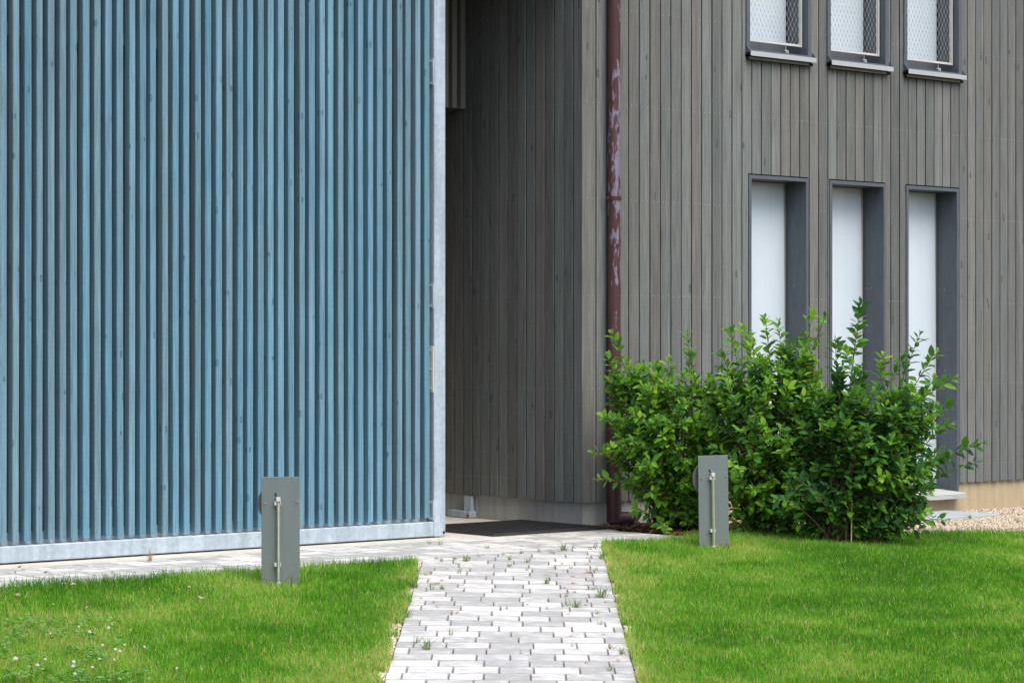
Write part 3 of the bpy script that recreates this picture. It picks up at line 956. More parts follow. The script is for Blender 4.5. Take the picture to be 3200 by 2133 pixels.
strip = empty("paved_strip", (-3.3, -0.87, 0))
tag(strip, kind="structure")
PW = (1.40 - 0.335) / 6
for row in range(6):
    yc = -0.335 - PW * (row + 0.5)
    x = -6.6 + random.uniform(0, 0.1)
    while x < -0.06:
        L = random.choice([0.165, 0.22, 0.22, 0.275])
        L = min(L, -0.045 - x)
        if L > 0.03:
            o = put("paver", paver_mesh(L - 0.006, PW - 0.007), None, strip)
            o.location = (x + L/2 + 3.3, yc + 0.87, random.uniform(-0.001, 0.0))
            o.rotation_euler = (random.gauss(0, 0.003), random.gauss(0, 0.003), 0)
        x += L
x = -0.95
while x < -0.06:
    pass
    break
# pavers beside the mat in front of the plinth corner (right of the mat, left of the pipe)
for (x0, x1, y0, y1) in ((-0.045, 0.155, -0.335, -0.17), (-0.045, 0.155, -0.165, -0.002)):
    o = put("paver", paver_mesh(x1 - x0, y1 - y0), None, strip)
    o.location = ((x0 + x1)/2 + 3.3, (y0 + y1)/2 + 0.87, -0.001)

path = empty("garden_path", (*c2w(0.02, 13.3), 0))
tag(path, kind="structure")
PP = 0.1725
XL, XR = -0.570, 0.597
PZ0 = 15.23 + PP * 6
path_inv = Matrix.Translation(path.location).inverted()
def path_edge(side, z):
    return XL - 0.006 * (15 - z) if side < 0 else XR - 0.004 * (15 - z)
row = 0
zc = PZ0
joints = []
while zc > 9.9:
    xl_, xr_ = path_edge(-1, zc), path_edge(1, zc)
    # columns repeat every two rows, as in the photograph: long and short stones alternate
    x = xl_ - random.choice([0.0, 0.055, 0.11])
    flip = row % 2
    seq = [0.165, 0.22] if flip else [0.22, 0.165]
    q = 0
    x = xl_ - (0.06 if flip else 0.13) - (row % 4) * 0.03
    carry = None
    while x < xr_ - 0.01:
        L = seq[q % 2] if (row // 2 + q) % 5 else 0.22
        a, b = max(x, xl_ + random.uniform(-0.004, 0.004)), min(x + L, xr_ + random.uniform(-0.004, 0.004))
        if carry is not None: a = carry; carry = None
        if b - a <= 0.045 and a < xl_ + 0.1: carry = a
        if xr_ - b < 0.035: b = xr_ + random.uniform(-0.004, 0.004)
        if b - a > 0.035 and carry is None:
            xm = (a + b) / 2
            lim = float(zfold(xm))
            if zc + PP / 2 < lim + 0.02:
                Wp = PP - 0.0045
                zz = zc
            elif zc - PP / 2 < lim - 0.04:
                Wp = round(lim - (zc - PP / 2) - 0.006, 2)
                zz = zc - PP / 2 + 0.002 + Wp / 2
            else:
                Wp = 0
            if Wp > 0.03:
                h0 = float(ground_h(xm, zz))
                sx = (float(ground_h(xm + 0.1, zz)) - float(ground_h(xm - 0.1, zz))) / 0.2
                sz = (float(ground_h(xm, zz + 0.08)) - float(ground_h(xm, zz - 0.08))) / 0.16
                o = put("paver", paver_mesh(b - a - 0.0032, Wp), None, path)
                wx, wy = c2w(xm, zz)
                o.location = (wx - path.location.x, wy - path.location.y, h0 + random.uniform(-0.0012, 0.0009))
                R = Matrix.Rotation(-TH, 4, 'Z') @ Matrix.Rotation(math.atan(sz) + random.gauss(0, 0.002), 4, 'X') @ Matrix.Rotation(-math.atan(sx) + random.gauss(0, 0.002), 4, 'Y')
                o.rotation_euler = R.to_euler()
                joints.append((b, zz))
        x += L
        q += 1
        if b >= xr_ - 0.012: break
    zc -= PP
    row += 1

# ------------------------------------------------------------------ scattered grains: gravel and mulch
def grains(name, pts, size, mat, flat=0.6, long=1.0, seed=1, lift=0.0):
    r = np.random.default_rng(seed)
    n = len(pts)
    base = np.array([(1,0,0),(0,1,0),(-1,0,0),(0,-1,0),(0,0,1),(0,0,-1),(0.6,0.6,0.55),(-0.6,-0.55,0.6)], float)[:6]
    fc = np.array([(0,1,4),(1,2,4),(2,3,4),(3,0,4),(1,0,5),(2,1,5),(3,2,5),(0,3,5)])
    B = base[None] * (0.7 + 0.6 * r.random((n, 6, 1)))
    s = size * (0.5 + r.random((n, 1)))
    B[:, :, 0] *= s * long; B[:, :, 1] *= s; B[:, :, 2] *= s * flat
    a = r.random(n) * 2 * np.pi
    ca, sa = np.cos(a)[:, None], np.sin(a)[:, None]
    tilt = r.normal(0, 0.35, (n, 1))
    x0 = B[:, :, 0] * np.cos(tilt) - B[:, :, 2] * np.sin(tilt); z0 = B[:, :, 0] * np.sin(tilt) + B[:, :, 2] * np.cos(tilt)
    Vx = x0 * ca - B[:, :, 1] * sa + pts[:, 0:1]
    Vy = x0 * sa + B[:, :, 1] * ca + pts[:, 1:2]
    Vz = z0 + pts[:, 2:3] + lift
    V = np.stack([Vx, Vy, Vz], -1).reshape(-1, 3)
    Fc = (fc[None] + (np.arange(n) * 6)[:, None, None]).reshape(-1, 3)
    tint = np.repeat(r.random(n), 6)
    return put(name, np_mesh(name, V, [Fc], mat, tint))

def lawn_edge_Y(X):
    return -1.42 - 0.17 * np.clip(X, 0, 6) - 0.10 * (vnoise(X * 2.2, X * 0 + 0.5, 7) - 0.5)

r = np.random.default_rng(21)
# gravel bed between lawn and building
n = 48000
X = 0.55 + r.random(n) * 6.0
Yt = np.where(X > 0, lawn_edge_Y(X) - 0.12, 0)
Y = Yt + r.random(n) * (-0.004 - Yt)
keep = (X > 0.75 + 0.35 * r.random(n)) & (X < 6.4)
X, Y = X[keep], Y[keep]
x_, z_ = w2c(X, Y)
P = np.stack([X, Y, ground_h(x_, z_) - 0.008 + 0.006 * r.random(len(X))], -1)
tag(grains("gravel_bed", P, 0.0068, M['gravel'], 0.7, 1.2, 5), "pale beige gravel between the lawn and the plinth on the right", "gravel", kind="stuff")
# gravel edging along the path
n = 5200
zz = 9.9 + r.random(n) * 5.9
sd = np.where(r.random(n) < 0.6, -1, 1)
xe = np.where(sd < 0, XL - 0.006 * (15 - zz), XR - 0.004 * (15 - zz))
wdt = np.where(sd < 0, 0.020 + 0.055 * vnoise(zz * 1.6, zz * 0 + 3.1, 9), 0.016 + 0.03 * vnoise(zz * 1.4, zz * 0 + 8.1, 10))
xx = xe + sd * (0.006 + r.random(n) * wdt)
ok = zz < zfold(xx) - 0.02
xx, zz = xx[ok], zz[ok]
wx, wy = c2w(xx, zz)
P = np.stack([wx, wy, ground_h(xx, zz) - 0.008 + 0.004 * r.random(len(xx))], -1)
tag(grains("path_gravel", P, 0.0075, M['gravel'], 0.6, 1.4, 6), "thin line of stony grit along both path edges", "gravel", kind="stuff")
# bark mulch under the shrub by the pipe
n = 5000
X = -0.02 + r.random(n) * 1.25
Y = -1.42 + r.random(n) * 1.40
ok = (X > 0.02) & ((np.abs(X - 0.235) > 0.075) | (np.abs(Y + 0.092) > 0.08))
X, Y = X[ok], Y[ok]
x_, z_ = w2c(X, Y)
P = np.stack([X, Y, ground_h(x_, z_) - 0.006 + 0.02 * r.random(len(X))], -1)
tag(grains("bark_mulch", P, 0.013, M['mulch'], 0.35, 2.2, 7), "reddish brown bark mulch under the shrubs beside the downpipe", "mulch", kind="stuff")

# metal cover lying in the gravel
T = gpix(2950, 1600); R_ = gpix(3124, 1610)
Tw, Rw = c2w(*T), c2w(*R_)
xr_, yr_ = Rw; y_top = Tw[1]
cv = MB().cbox(-0.55, 0.55, -(y_top - yr_) / 2, (y_top - yr_) / 2, -0.03, 0.012, 0.004).build("drain_cover", M['cover'])
cv.location = (xr_ - 0.55, (yr_ + y_top) / 2, gh_w(xr_ - 0.4, (yr_ + y_top) / 2) + 0.004)
tag(cv, "flat blue-grey metal cover lying in the gravel under the last window", "cover")

# ------------------------------------------------------------------ bollard lights
def bollard():
    root = empty("bollard_light", (0, 0, 0))
    w, hgt, t = 0.111, 0.630, 0.008
    MB().cbox(-w, w, 0, t, -0.08, hgt, 0.0015).build("plate", M['bollard'], root)
    # lamp disc on the far side, carried by a short hub
    n = 32
    d = MB().tube([(-0.012, t + 0.030, 0.475), (-0.012, t + 0.033, 0.475), (-0.012, t + 0.043, 0.475), (-0.012, t + 0.046, 0.475)], [0.118, 0.121, 0.121, 0.118], n)
    dd = d.build("lamp_disc", M['disc'], root)
    MB().tube([(0, t + 0.0005, 0.475), (0, t + 0.0295, 0.475)], 0.045, 16).build("hub", M['disc'], root)
    # conduit on this side
    cx = -0.014
    MB().tube([(cx, -0.021, 0.02), (cx, -0.021, 0.488)], 0.0095, 12).build("conduit", M['conduit'], root)
    MB().tube([(cx, -0.0325, 0.04), (cx, -0.0325, 0.470)], 0.0022, 6).build("conduit_highlight_strip", M['clip'], root)
    MB().cbox(cx - 0.0125, cx + 0.0125, -0.033, -0.009, 0.488, 0.513, 0.002).build("end_cap", M['clip'], root)
    MB().cbox(cx - 0.0125, cx + 0.0125, -0.033, -0.009, -0.004, 0.020, 0.002).build("end_cap", M['clip'], root)
    for zc in (0.467, 0.112):
        k = MB().box(cx - 0.022, cx - 0.0105, -0.026, -0.0002, zc, zc + 0.021).box(cx + 0.0105, cx + 0.015, -0.026, -0.0002, zc, zc + 0.021)
        k.box(cx - 0.0104, cx + 0.0104, -0.010, -0.0002, zc, zc + 0.021)
        k.build("clip", M['clip'], root)
    for xx, zc in ((-0.090, 0.478), (0.096, 0.487)):
        MB().tube([(xx, -0.0002, zc), (xx, -0.010, zc)], 0.0045, 8).build("bolt", M['bolt'], root)
    hv = [(cx - 0.013 + 0.0085 * math.cos(a * math.pi / 6), -0.0012, 0.529 + 0.0085 * math.sin(a * math.pi / 6)) for a in range(12)]
    MB().add(hv, [tuple(range(12))]).build("cable_hole", M['dark'], root)
    MB().tube([(cx - 0.012, -0.001, 0.530), (cx - 0.009, -0.008, 0.527), (cx - 0.003, -0.017, 0.520), (cx, -0.021, 0.512)], 0.0042, 8).build("cable", M['disc'], root)
    return root
def copy_tree(o, parent=None):
    c = o.copy(); COL.objects.link(c); c.parent = parent
    for ch in o.children: copy_tree(ch, c)
    return c
b1 = bollard()
gw = gworld(877, 1828)
b1.location = gw
b1.rotation_euler = (0, 0, -TH + math.radians(7))
tag(b1, "grey-green plate bollard light standing in front of the blue gate", "bollard light", "plate bollard lights beside the path")
b2 = copy_tree(b1)
gw = gworld(2232, 1712)
b2.location = gw
b2.rotation_euler = (0, math.radians(-0.8), -TH + math.radians(20))
tag(b2, "grey-green plate bollard light standing in front of the leafy shrubs", "bollard light", "plate bollard lights beside the path")

# ------------------------------------------------------------------ lawn
def blades(P, hgt, wid, tint, lean=0.45, seed=3, curl=1.0):
    """ribbon grass blades: quad + quad + tip"""
    r = np.random.default_rng(seed)
    n = len(P)
    a = r.random(n) * 2 * np.pi
    d = np.stack([np.cos(a), np.sin(a), np.zeros(n)], -1)
    b = r.random(n) * 2 * np.pi
    s = np.stack([np.cos(b), np.sin(b), np.zeros(n)], -1) * (wid / 2)[:, None]
    ln = (np.abs(r.normal(0, lean, n)) * hgt)[:, None]
    up = np.array([0, 0, 1.0])[None]
    h = hgt[:, None]
    p1 = P + up * h * 0.5 + d * ln * 0.25
    p2 = P + up * h * (1 - 0.15 * curl * np.clip(ln / h, 0, 1.5)) + d * ln
    V = np.stack([P - s, P + s, p1 + s * 0.8, p1 - s * 0.8, p2], 1).reshape(-1, 3)
    o = np.arange(n) * 5
    Q = np.stack([o, o + 1, o + 2, o + 3], -1)
    T3 = np.stack([o + 3, o + 2, o + 4], -1)
    # roots a little darker and browner than tips is left to the light; tint is per blade
    return V, [Q, T3], np.repeat(tint, 5)

def lawn_points(n, seed):
    r = np.random.default_rng(seed)
    x = -3.6 + r.random(n) * 9.6
    z = 10.2 + r.random(n) * 8.6
    # keep what can be seen, plus a margin for a step to the side
    ok = (np.abs(x / z) < 0.2133 + 0.045 + 0.02 * r.random(n))
    zf = zfold(x)
    X, Y = c2w(x, z)
    rag = 0.05 * (vnoise(x * 7, z * 7, 12) - 0.5) + 0.03 * (r.random(n) - 0.5)
    left = (x < XL - 0.006 * (15 - z) - 0.016 - 0.060 * vnoise(z * 1.6, z * 0 + 3.1, 9) + rag * 0.8) & (Y < -1.43 + rag * 0.6)
    right = (x > XR - 0.004 * (15 - z) + 0.006 + 0.026 * vnoise(z * 1.4, z * 0 + 8.1, 10) + rag * 0.8) & (Y < lawn_edge_Y(X) + rag)
    ok &= (left | right)
    # lower density away from the frame
    ok &= (z > 10.85) | (r.random(n) < 0.35)
    return x[ok], z[ok]

x, z = lawn_points(1000000, 31)
n = len(x)
r = np.random.default_rng(32)
h = ground_h(x, z) - 0.012
X, Y = c2w(x, z)
patch = vnoise(x * 1.3 + 4, z * 1.3, 20) * 0.55 + vnoise(x * 3.7, z * 3.7, 21) * 0.3 + vnoise(x * 11, z * 11, 22) * 0.15
# worn, drier turf towards the foreground and along the path edges
edge = np.minimum(np.abs(x - XL), np.abs(x - XR))
edgeY = np.where(x > 0, lawn_edge_Y(X) - Y, -1.43 - Y)
dry = np.clip((13.3 - z) / 3.0, 0, 1) * 0.18 + np.exp(-edge / 0.15) * 0.34 - np.exp(-edgeY / 0.45) * 0.16
t = 0.38 + (patch - 0.5) * 1.15 + dry + r.normal(0, 0.20, n)
straw = r.random(n) < (0.05 + 0.38 * np.clip(patch + dry - 0.45, 0, 1))
t = np.where(straw, 0.85 + 0.15 * r.random(n), np.clip(t, 0.02, 0.80))
tall = 1.0 + 0.75 * np.exp(-edgeY / 0.22) + 0.25 * np.exp(-edge / 0.08)
hgt = (0.022 + 0.024 * r.random(n)) * tall * (0.85 + 0.5 * vnoise(x * 2.3, z * 2.3, 23))
wid = 0.0024 + 0.0036 * r.random(n) ** 2
V, Fc, tn = blades(np.stack([X, Y, h], -1), hgt, wid, t, 0.42, 33)
ne = 16000
ez = 10.3 + r.random(ne) * 5.9
es = np.where(r.random(ne) < 0.6, -1, 1)
ex = np.where(es < 0, XL - 0.006 * (15 - ez), XR - 0.004 * (15 - ez)) + es * (0.004 + np.abs(r.normal(0, 0.045, ne)))
okk = (vnoise(ez * 4.2, es * 3.0 + 20, 40) + 0.35 * vnoise(ez * 13, es * 5.0 + 20, 41) > 0.72) & (ez < zfold(ex) - 0.05)
ex, ez = ex[okk], ez[okk]; ne = len(ex)
eX, eY = c2w(ex, ez)
et = np.where(r.random(ne) < 0.38, 0.84 + 0.16 * r.random(ne), 0.10 + 0.45 * r.random(ne))
V2, F2, t2 = blades(np.stack([eX, eY, ground_h(ex, ez) - 0.012], -1), 0.035 + 0.05 * r.random(ne), 0.0022 + 0.0022 * r.random(ne), et, 0.85, 35)
Fc = [np.concatenate([a_, b_ + len(V)]) for a_, b_ in zip(Fc, F2)]
V = np.concatenate([V, V2]); tn = np.concatenate([tn, t2])
lawn = put("lawn_grass", np_mesh("lawn_grass", V, Fc, M['grass'], tn))
tag(lawn, "mown green lawn on both sides of the paved path", "grass", kind="stuff")
print("blades", n)

# clover among the grass in the near left corner
r = np.random.default_rng(41)
cpx = r.random(1500) * 470; cpy = 1945 + r.random(1500) * 215
keep = vnoise(cpx / 60, cpy / 26, 30) + 0.25 * r.random(1500) - np.clip((cpx - 250) / 350, 0, 1) * 0.35 > 0.58
keep &= cpx < 520 - (2133 - cpy) * 0.5
VV, FF, TT = [], [], []
for px, py in zip(cpx[keep], cpy[keep]):
    wx, wy, wz = gworld(px, py)
    wz += 0.028 + r.random() * 0.022
    a0 = r.random() * 6.28
    tl = r.normal(0, 0.25, 2)
    tv = r.random()
    for k in range(3):
        a = a0 + k * 2.094
        L = 0.0085 + 0.005 * r.random(); W = L * 0.52
        b = len(VV)
        pts = [(0, 0, 0), (L * 0.45, W, 0.001), (L * 0.92, W * 0.75, 0.0025), (L, 0, 0.001), (L * 0.92, -W * 0.75, 0.0025), (L * 0.45, -W, 0.001)]
        for (u_, v_, w_) in pts:
            gx_, gy_ = u_ * math.cos(a) - v_ * math.sin(a), u_ * math.sin(a) + v_ * math.cos(a)
            VV.append((wx + gx_, wy + gy_, wz + w_ + gx_ * tl[0] + gy_ * tl[1])); TT.append(tv)
        FF.append([b, b+1, b+2, b+3]); FF.append([b, b+3, b+4, b+5])
cm = np_mesh("clover_leaves", np.array(VV), [np.array(FF)], M['clover'], np.array(TT))
tag(put("clover_leaves", cm), "patch of clover leaves in the near left lawn corner", "clover", kind="stuff")

# white clover heads
def clover_head_mesh():
    rr = random.Random(3)
    mb = MB()
    for k in range(46):
        v_ = 1 - 2 * (k + 0.5) / 46; a = k * 2.39996
        s = math.sqrt(1 - v_ * v_)
        d = Vector((s * math.cos(a), s * math.sin(a), v_ * 0.85))
        t1 = d.orthogonal().normalized(); t2 = d.cross(t1)
        R = 0.0088
        c0 = d * R * 0.55
        tipp = d * (R + 0.002 * rr.random()) + Vector((0, 0, 0.001))
        w_ = 0.0019
        mb.add([c0 + t1 * w_, c0 + t2 * w_, c0 - t1 * w_, c0 - t2 * w_, tipp], [(0,1,4),(1,2,4),(2,3,4),(3,0,4)])
    return mb.mesh("flower_head", M['petal'])
head_me = clover_head_mesh()
stalk_me = MB().tube([(0, 0, -0.05), (0.001, 0, -0.006)], 0.0008, 4).mesh("stalk", plain('clover_stalk', (0.12, 0.22, 0.06), 0.7))
fl = [(120,1430,1.35),(290,1480,1),(350,1435,.85),(570,1455,1.05),(567,1490,1),(695,1218,1),(840,1185,1),(795,1322,.9),(893,1357,1),(928,1370,.9),(580,1550,.9),(610,1178,.7),(390,1230,.6),(965,1320,.7),(770,1430,.7),(1120,1335,.7),(1370,1505,.7),(885,1437,.7),(715,1497,.8)]
for (zx, zy, s) in fl:
    wx, wy, wz = gworld(zx / 2.4775, 1500 + zy / 2.4775 + 14)
    e = empty("clover_flower", (wx, wy, wz + 0.052))
    e.scale = (s, s, s)
    tag(e, "small white clover flower head standing above the near left lawn", "flower", "white clover flowers in the lawn")
    put("flower_head", head_me, None, e)
    put("stalk", stalk_me, None, e)

# ------------------------------------------------------------------ weeds in the joints
def tuft_mesh(name, n, hh, spread, mat, seed, wid=0.0024):
    r = np.random.default_rng(seed)
    P = np.zeros((n, 3)); P[:, :2] = r.normal(0, 0.006, (n, 2)); P[:, 2] = -0.004
    hgt = hh * (0.45 + 0.75 * r.random(n))
    V, Fc, tn = blades(P, hgt, np.full(n, wid), r.random(n), spread, seed + 50)
    return np_mesh(name, V, Fc, mat, tn)
greens = [tuft_mesh("grass_blades", 12 + 6 * i, 0.038, 1.05, M['weed_green'], 60 + i) for i in range(4)]
browns = [tuft_mesh("grass_blades", 14 + 5 * i, 0.017, 2.6, M['weed_dry'], 70 + i, 0.0020) for i in range(4)]
big_dry = tuft_mesh("grass_blades", 46, 0.085, 0.9, M['weed_dry'], 80, 0.0013)
G = [(1200, 3.62, [(920,190,1.2),(800,175,.8),(580,170,.5),(650,190,.6),(850,325,1.1),(1070,138,.7),(1350,122,.6),(1420,175,.8),(1420,255,.7),(1165,45,.8),(475,350,.6),(540,515,1),(655,510,.9),(335,490,1.8),(262,660,1.5),(265,825,1.4),(380,1110,1.1),(488,1185,1.6),(755,1020,.9),(1392,730,.6),(560,660,.4)]),
     (1600, 3.62, [(172,205,.9),(175,300,.7),(310,85,.9),(110,102,.6),(450,98,.8),(580,72,1.5),(700,48,.9),(880,62,.8),(562,228,.5),(490,275,.7),(665,272,.7),(950,292,.9),(390,440,1),(1020,600,1.8),(611,592,.8),(625,690,1.2),(738,712,1.3),(830,695,.6),(968,785,.7),(995,905,.9),(1243,1240,1.0),(1115,1430,.9),(100,1235,.5),(684,1150,.5),(400,735,.6),(178,685,.4),(1020,160,1.4),(940,30,1.2)])]
B = [(1200, 3.62, [(830,780,1.2),(612,712,1),(650,415,1.2),(590,450,1.3),(530,318,1),(415,608,.7),(880,460,.8),(705,285,.7),(820,225,1.0)]),
     (1600, 3.62, [(850,155,1.1),(862,232,1),(880,325,1.7),(577,308,.9),(380,350,.8),(685,365,.8),(898,412,1.2),(697,445,1.2),(850,465,.9),(598,500,.9),(915,505,.9),(712,545,1.2),(850,515,.7),(395,640,.6),(722,650,.8),(1050,658,1.0),(1130,1172,1.5),(1200,1318,.9),(835,1350,1.2),(632,790,.7),(667,1040,.6),(1035,1020,.6)])]
rr = random.Random(9)
def weed(px, py, s, me, label, group):
    wx, wy, wz = gworld(px, py)
    e = put("weed_tuft", me)
    e.location = (wx, wy, wz - 0.001)
    e.rotation_euler = (0, 0, rr.random() * 6.28)
    s *= 1.3
    e.scale = (s, s, s)
    tag(e, label, "weed", group)
NAMED = {(335,490): "bushy green tuft at the left path edge, farthest of three", (262,660): "bushy green tuft at the left path edge, middle of three",
         (265,825): "bushy green tuft at the left path edge, nearest of three", (488,1185): "bushy green weed standing in the near left part of the path",
         (580,72): "wide green weed where the path meets the paved strip", (1020,600): "wide green tuft near the right path edge, halfway along",
         (738,712): "upright green weed right of the path's middle line", (1020,160): "green tuft leaning over the far right corner of the path"}
for ox, zf_, L in G:
    for (zx, zy, s) in L:
        weed(ox + zx / zf_, 1700 + zy / zf_, s, greens[3] if (zx, zy) in NAMED else rr.choice(greens), NAMED.get((zx, zy), "small green grass weed sprouting from a joint of the paving"), "green weeds in the paving joints")
for (px, py, s, lb) in ((850, 1829, 1.2, "front"), (905, 1828, 1.7, "front"), (935, 1826, 1.3, "front"), (825, 1827, 1.0, "front"), (2200, 1713, 1.2, "rear"), (2245, 1714, 1.0, "rear"), (2270, 1712, 1.3, "rear")):
    weed(px, py + 3, s, rr.choice(greens), "long grass tuft at the foot of the bollard before the " + ("gate" if lb == "front" else "shrubs"), "long grass at the " + lb + " bollard")
for ox, zf_, L in B:
    for (zx, zy, s) in L:
        weed(ox + zx / zf_, 1700 + zy / zf_, s, rr.choice(browns), "dried reddish brown weed lying on a joint of the paving", "dried weeds in the paving joints")
weed(468, 1752, 1.0, big_dry, "wide dry grass tussock on the paving below the blue gate", None)
for (px, py, s) in ((1340, 1698, 1.0), (1376, 1700, 1.0)):
    weed(px, py, s, greens[0], "lone green seedling in front of the gate corner", "seedlings before the gate corner")
for (px, py, s) in ((3060, 1632, 1.0), (3030, 1618, .9), (3150, 1625, .8), (2990, 1640, 1.0), (3090, 1655, .9), (3180, 1630, .8), (2940, 1650, .9)):
    weed(px, py, s, rr.choice(greens + browns[:1]), "thin weed growing in the pale gravel", "weeds in the gravel")

# ------------------------------------------------------------------ fallen leaves
def dry_leaf_mesh(seed):
    r = np.random.default_rng(seed)
    L, W = 0.05, 0.013
    us = np.linspace(0, 1, 6)
    VV, FF = [], []
    for u in us:
        w = W * math.sin(math.pi * min(max(u, 0.02), 0.98)) ** 0.8
        c = 0.010 * math.sin(u * 2.6 + seed)
        VV += [(u * L - L/2, -w, c + 0.006 * r.random()), (u * L - L/2, 0, c), (u * L - L/2, w, c + 0.008 * r.random())]
    for i in range(5):
        b = i * 3
        FF += [[b, b+1, b+4, b+3], [b+1, b+2, b+5, b+4]]
    V = np.array(VV); V[:, 2] -= V[:, 2].min()
    return np_mesh("leaf_blade", V, [np.array(FF)], M['dry_leaf'], np.full(len(V), r.random()), True)
dl = [dry_leaf_mesh(i) for i in range(5)]
for i, (zx, zy) in enumerate([(565,820),(695,828),(145,905),(240,895),(315,893),(415,975),(675,1000),(1470,840),(1550,920),(885,1085),(180,697),(120,720),(1415,735),(1300,757),(150,675),(820,745),(870,718),(355,720)]):
    px, py = zx / 2.4775, 1500 + zy / 2.4775
    wx, wy, wz = gworld(px, py + (12 if zy > 790 else 0))
    o = put("fallen_leaf", dl[i % 5])
    on_lawn = zy > 790
    o.location = (wx, wy, wz + (0.030 if on_lawn else 0.001))
    o.rotation_euler = (rr.uniform(-0.7, 0.7) if on_lawn else 0, rr.uniform(-0.6, 0.6) if on_lawn else 0, rr.random() * 6.28)
    s = rr.uniform(0.55, 0.9); o.scale = (s, s, s)
    if on_lawn: tag(o, "dry brown leaf fallen on the left lawn", "leaf", "fallen leaves on the lawn")
    else: tag(o, "dry leaf lying on the paving below the gate", "leaf", "fallen leaves on the paving")
wx, wy, wz = gworld(1956, 1657)
o = put("fallen_leaf", dl[2]); o.location = (wx, wy, wz + 0.004); o.rotation_euler = (0, 0, 0.4)
tag(o, "curled tan leaf lying against the downpipe shoe", "leaf")

# ------------------------------------------------------------------ shrubs
def leaf_template():
    ts = [0.0, 0.22, 0.48, 0.76, 1.0]
    ws = [0.0, 0.20, 0.27, 0.17, 0.0]
    mid = [(t_, 0.0, -0.10 * t_ * t_) for t_ in ts]
    V = [mid[0]]
    for t_, w_ in list(zip(ts, ws))[1:4]:
        z_ = -0.10 * t_ * t_
        V += [(t_, -w_, z_ + 0.28 * w_), (t_, 0, z_), (t_, w_, z_ + 0.28 * w_)]
    V.append(mid[4])
    Fq, Ft = [], []
    Ft += [(0, 1, 2), (0, 2, 3)]
    for i in range(2):
        b = 1 + i * 3
        Fq += [(b, b + 3, b + 4, b + 1), (b + 1, b + 4, b + 5, b + 2)]
    Ft += [(7, 10, 8), (8, 10, 9)]
    return np.array(V, float), np.array(Fq), np.array(Ft)
LV, LQ, LT = leaf_template()
NT = 7
leaf_meshes = [np_mesh("leaf", LV, [LQ, LT], M['leaf'], np.full(len(LV), 0.05 + 0.9 * i / (NT - 1)), True) for i in range(NT)]

def point_in(poly, x, y):
    c = False
    j = len(poly) - 1
    for i in range(len(poly)):
        xi, yi = poly[i]; xj, yj = poly[j]
        if (yi > y) != (yj > y) and x < (xj - xi) * (y - yi) / (yj - yi) + xi: c = not c
        j = i
    return c

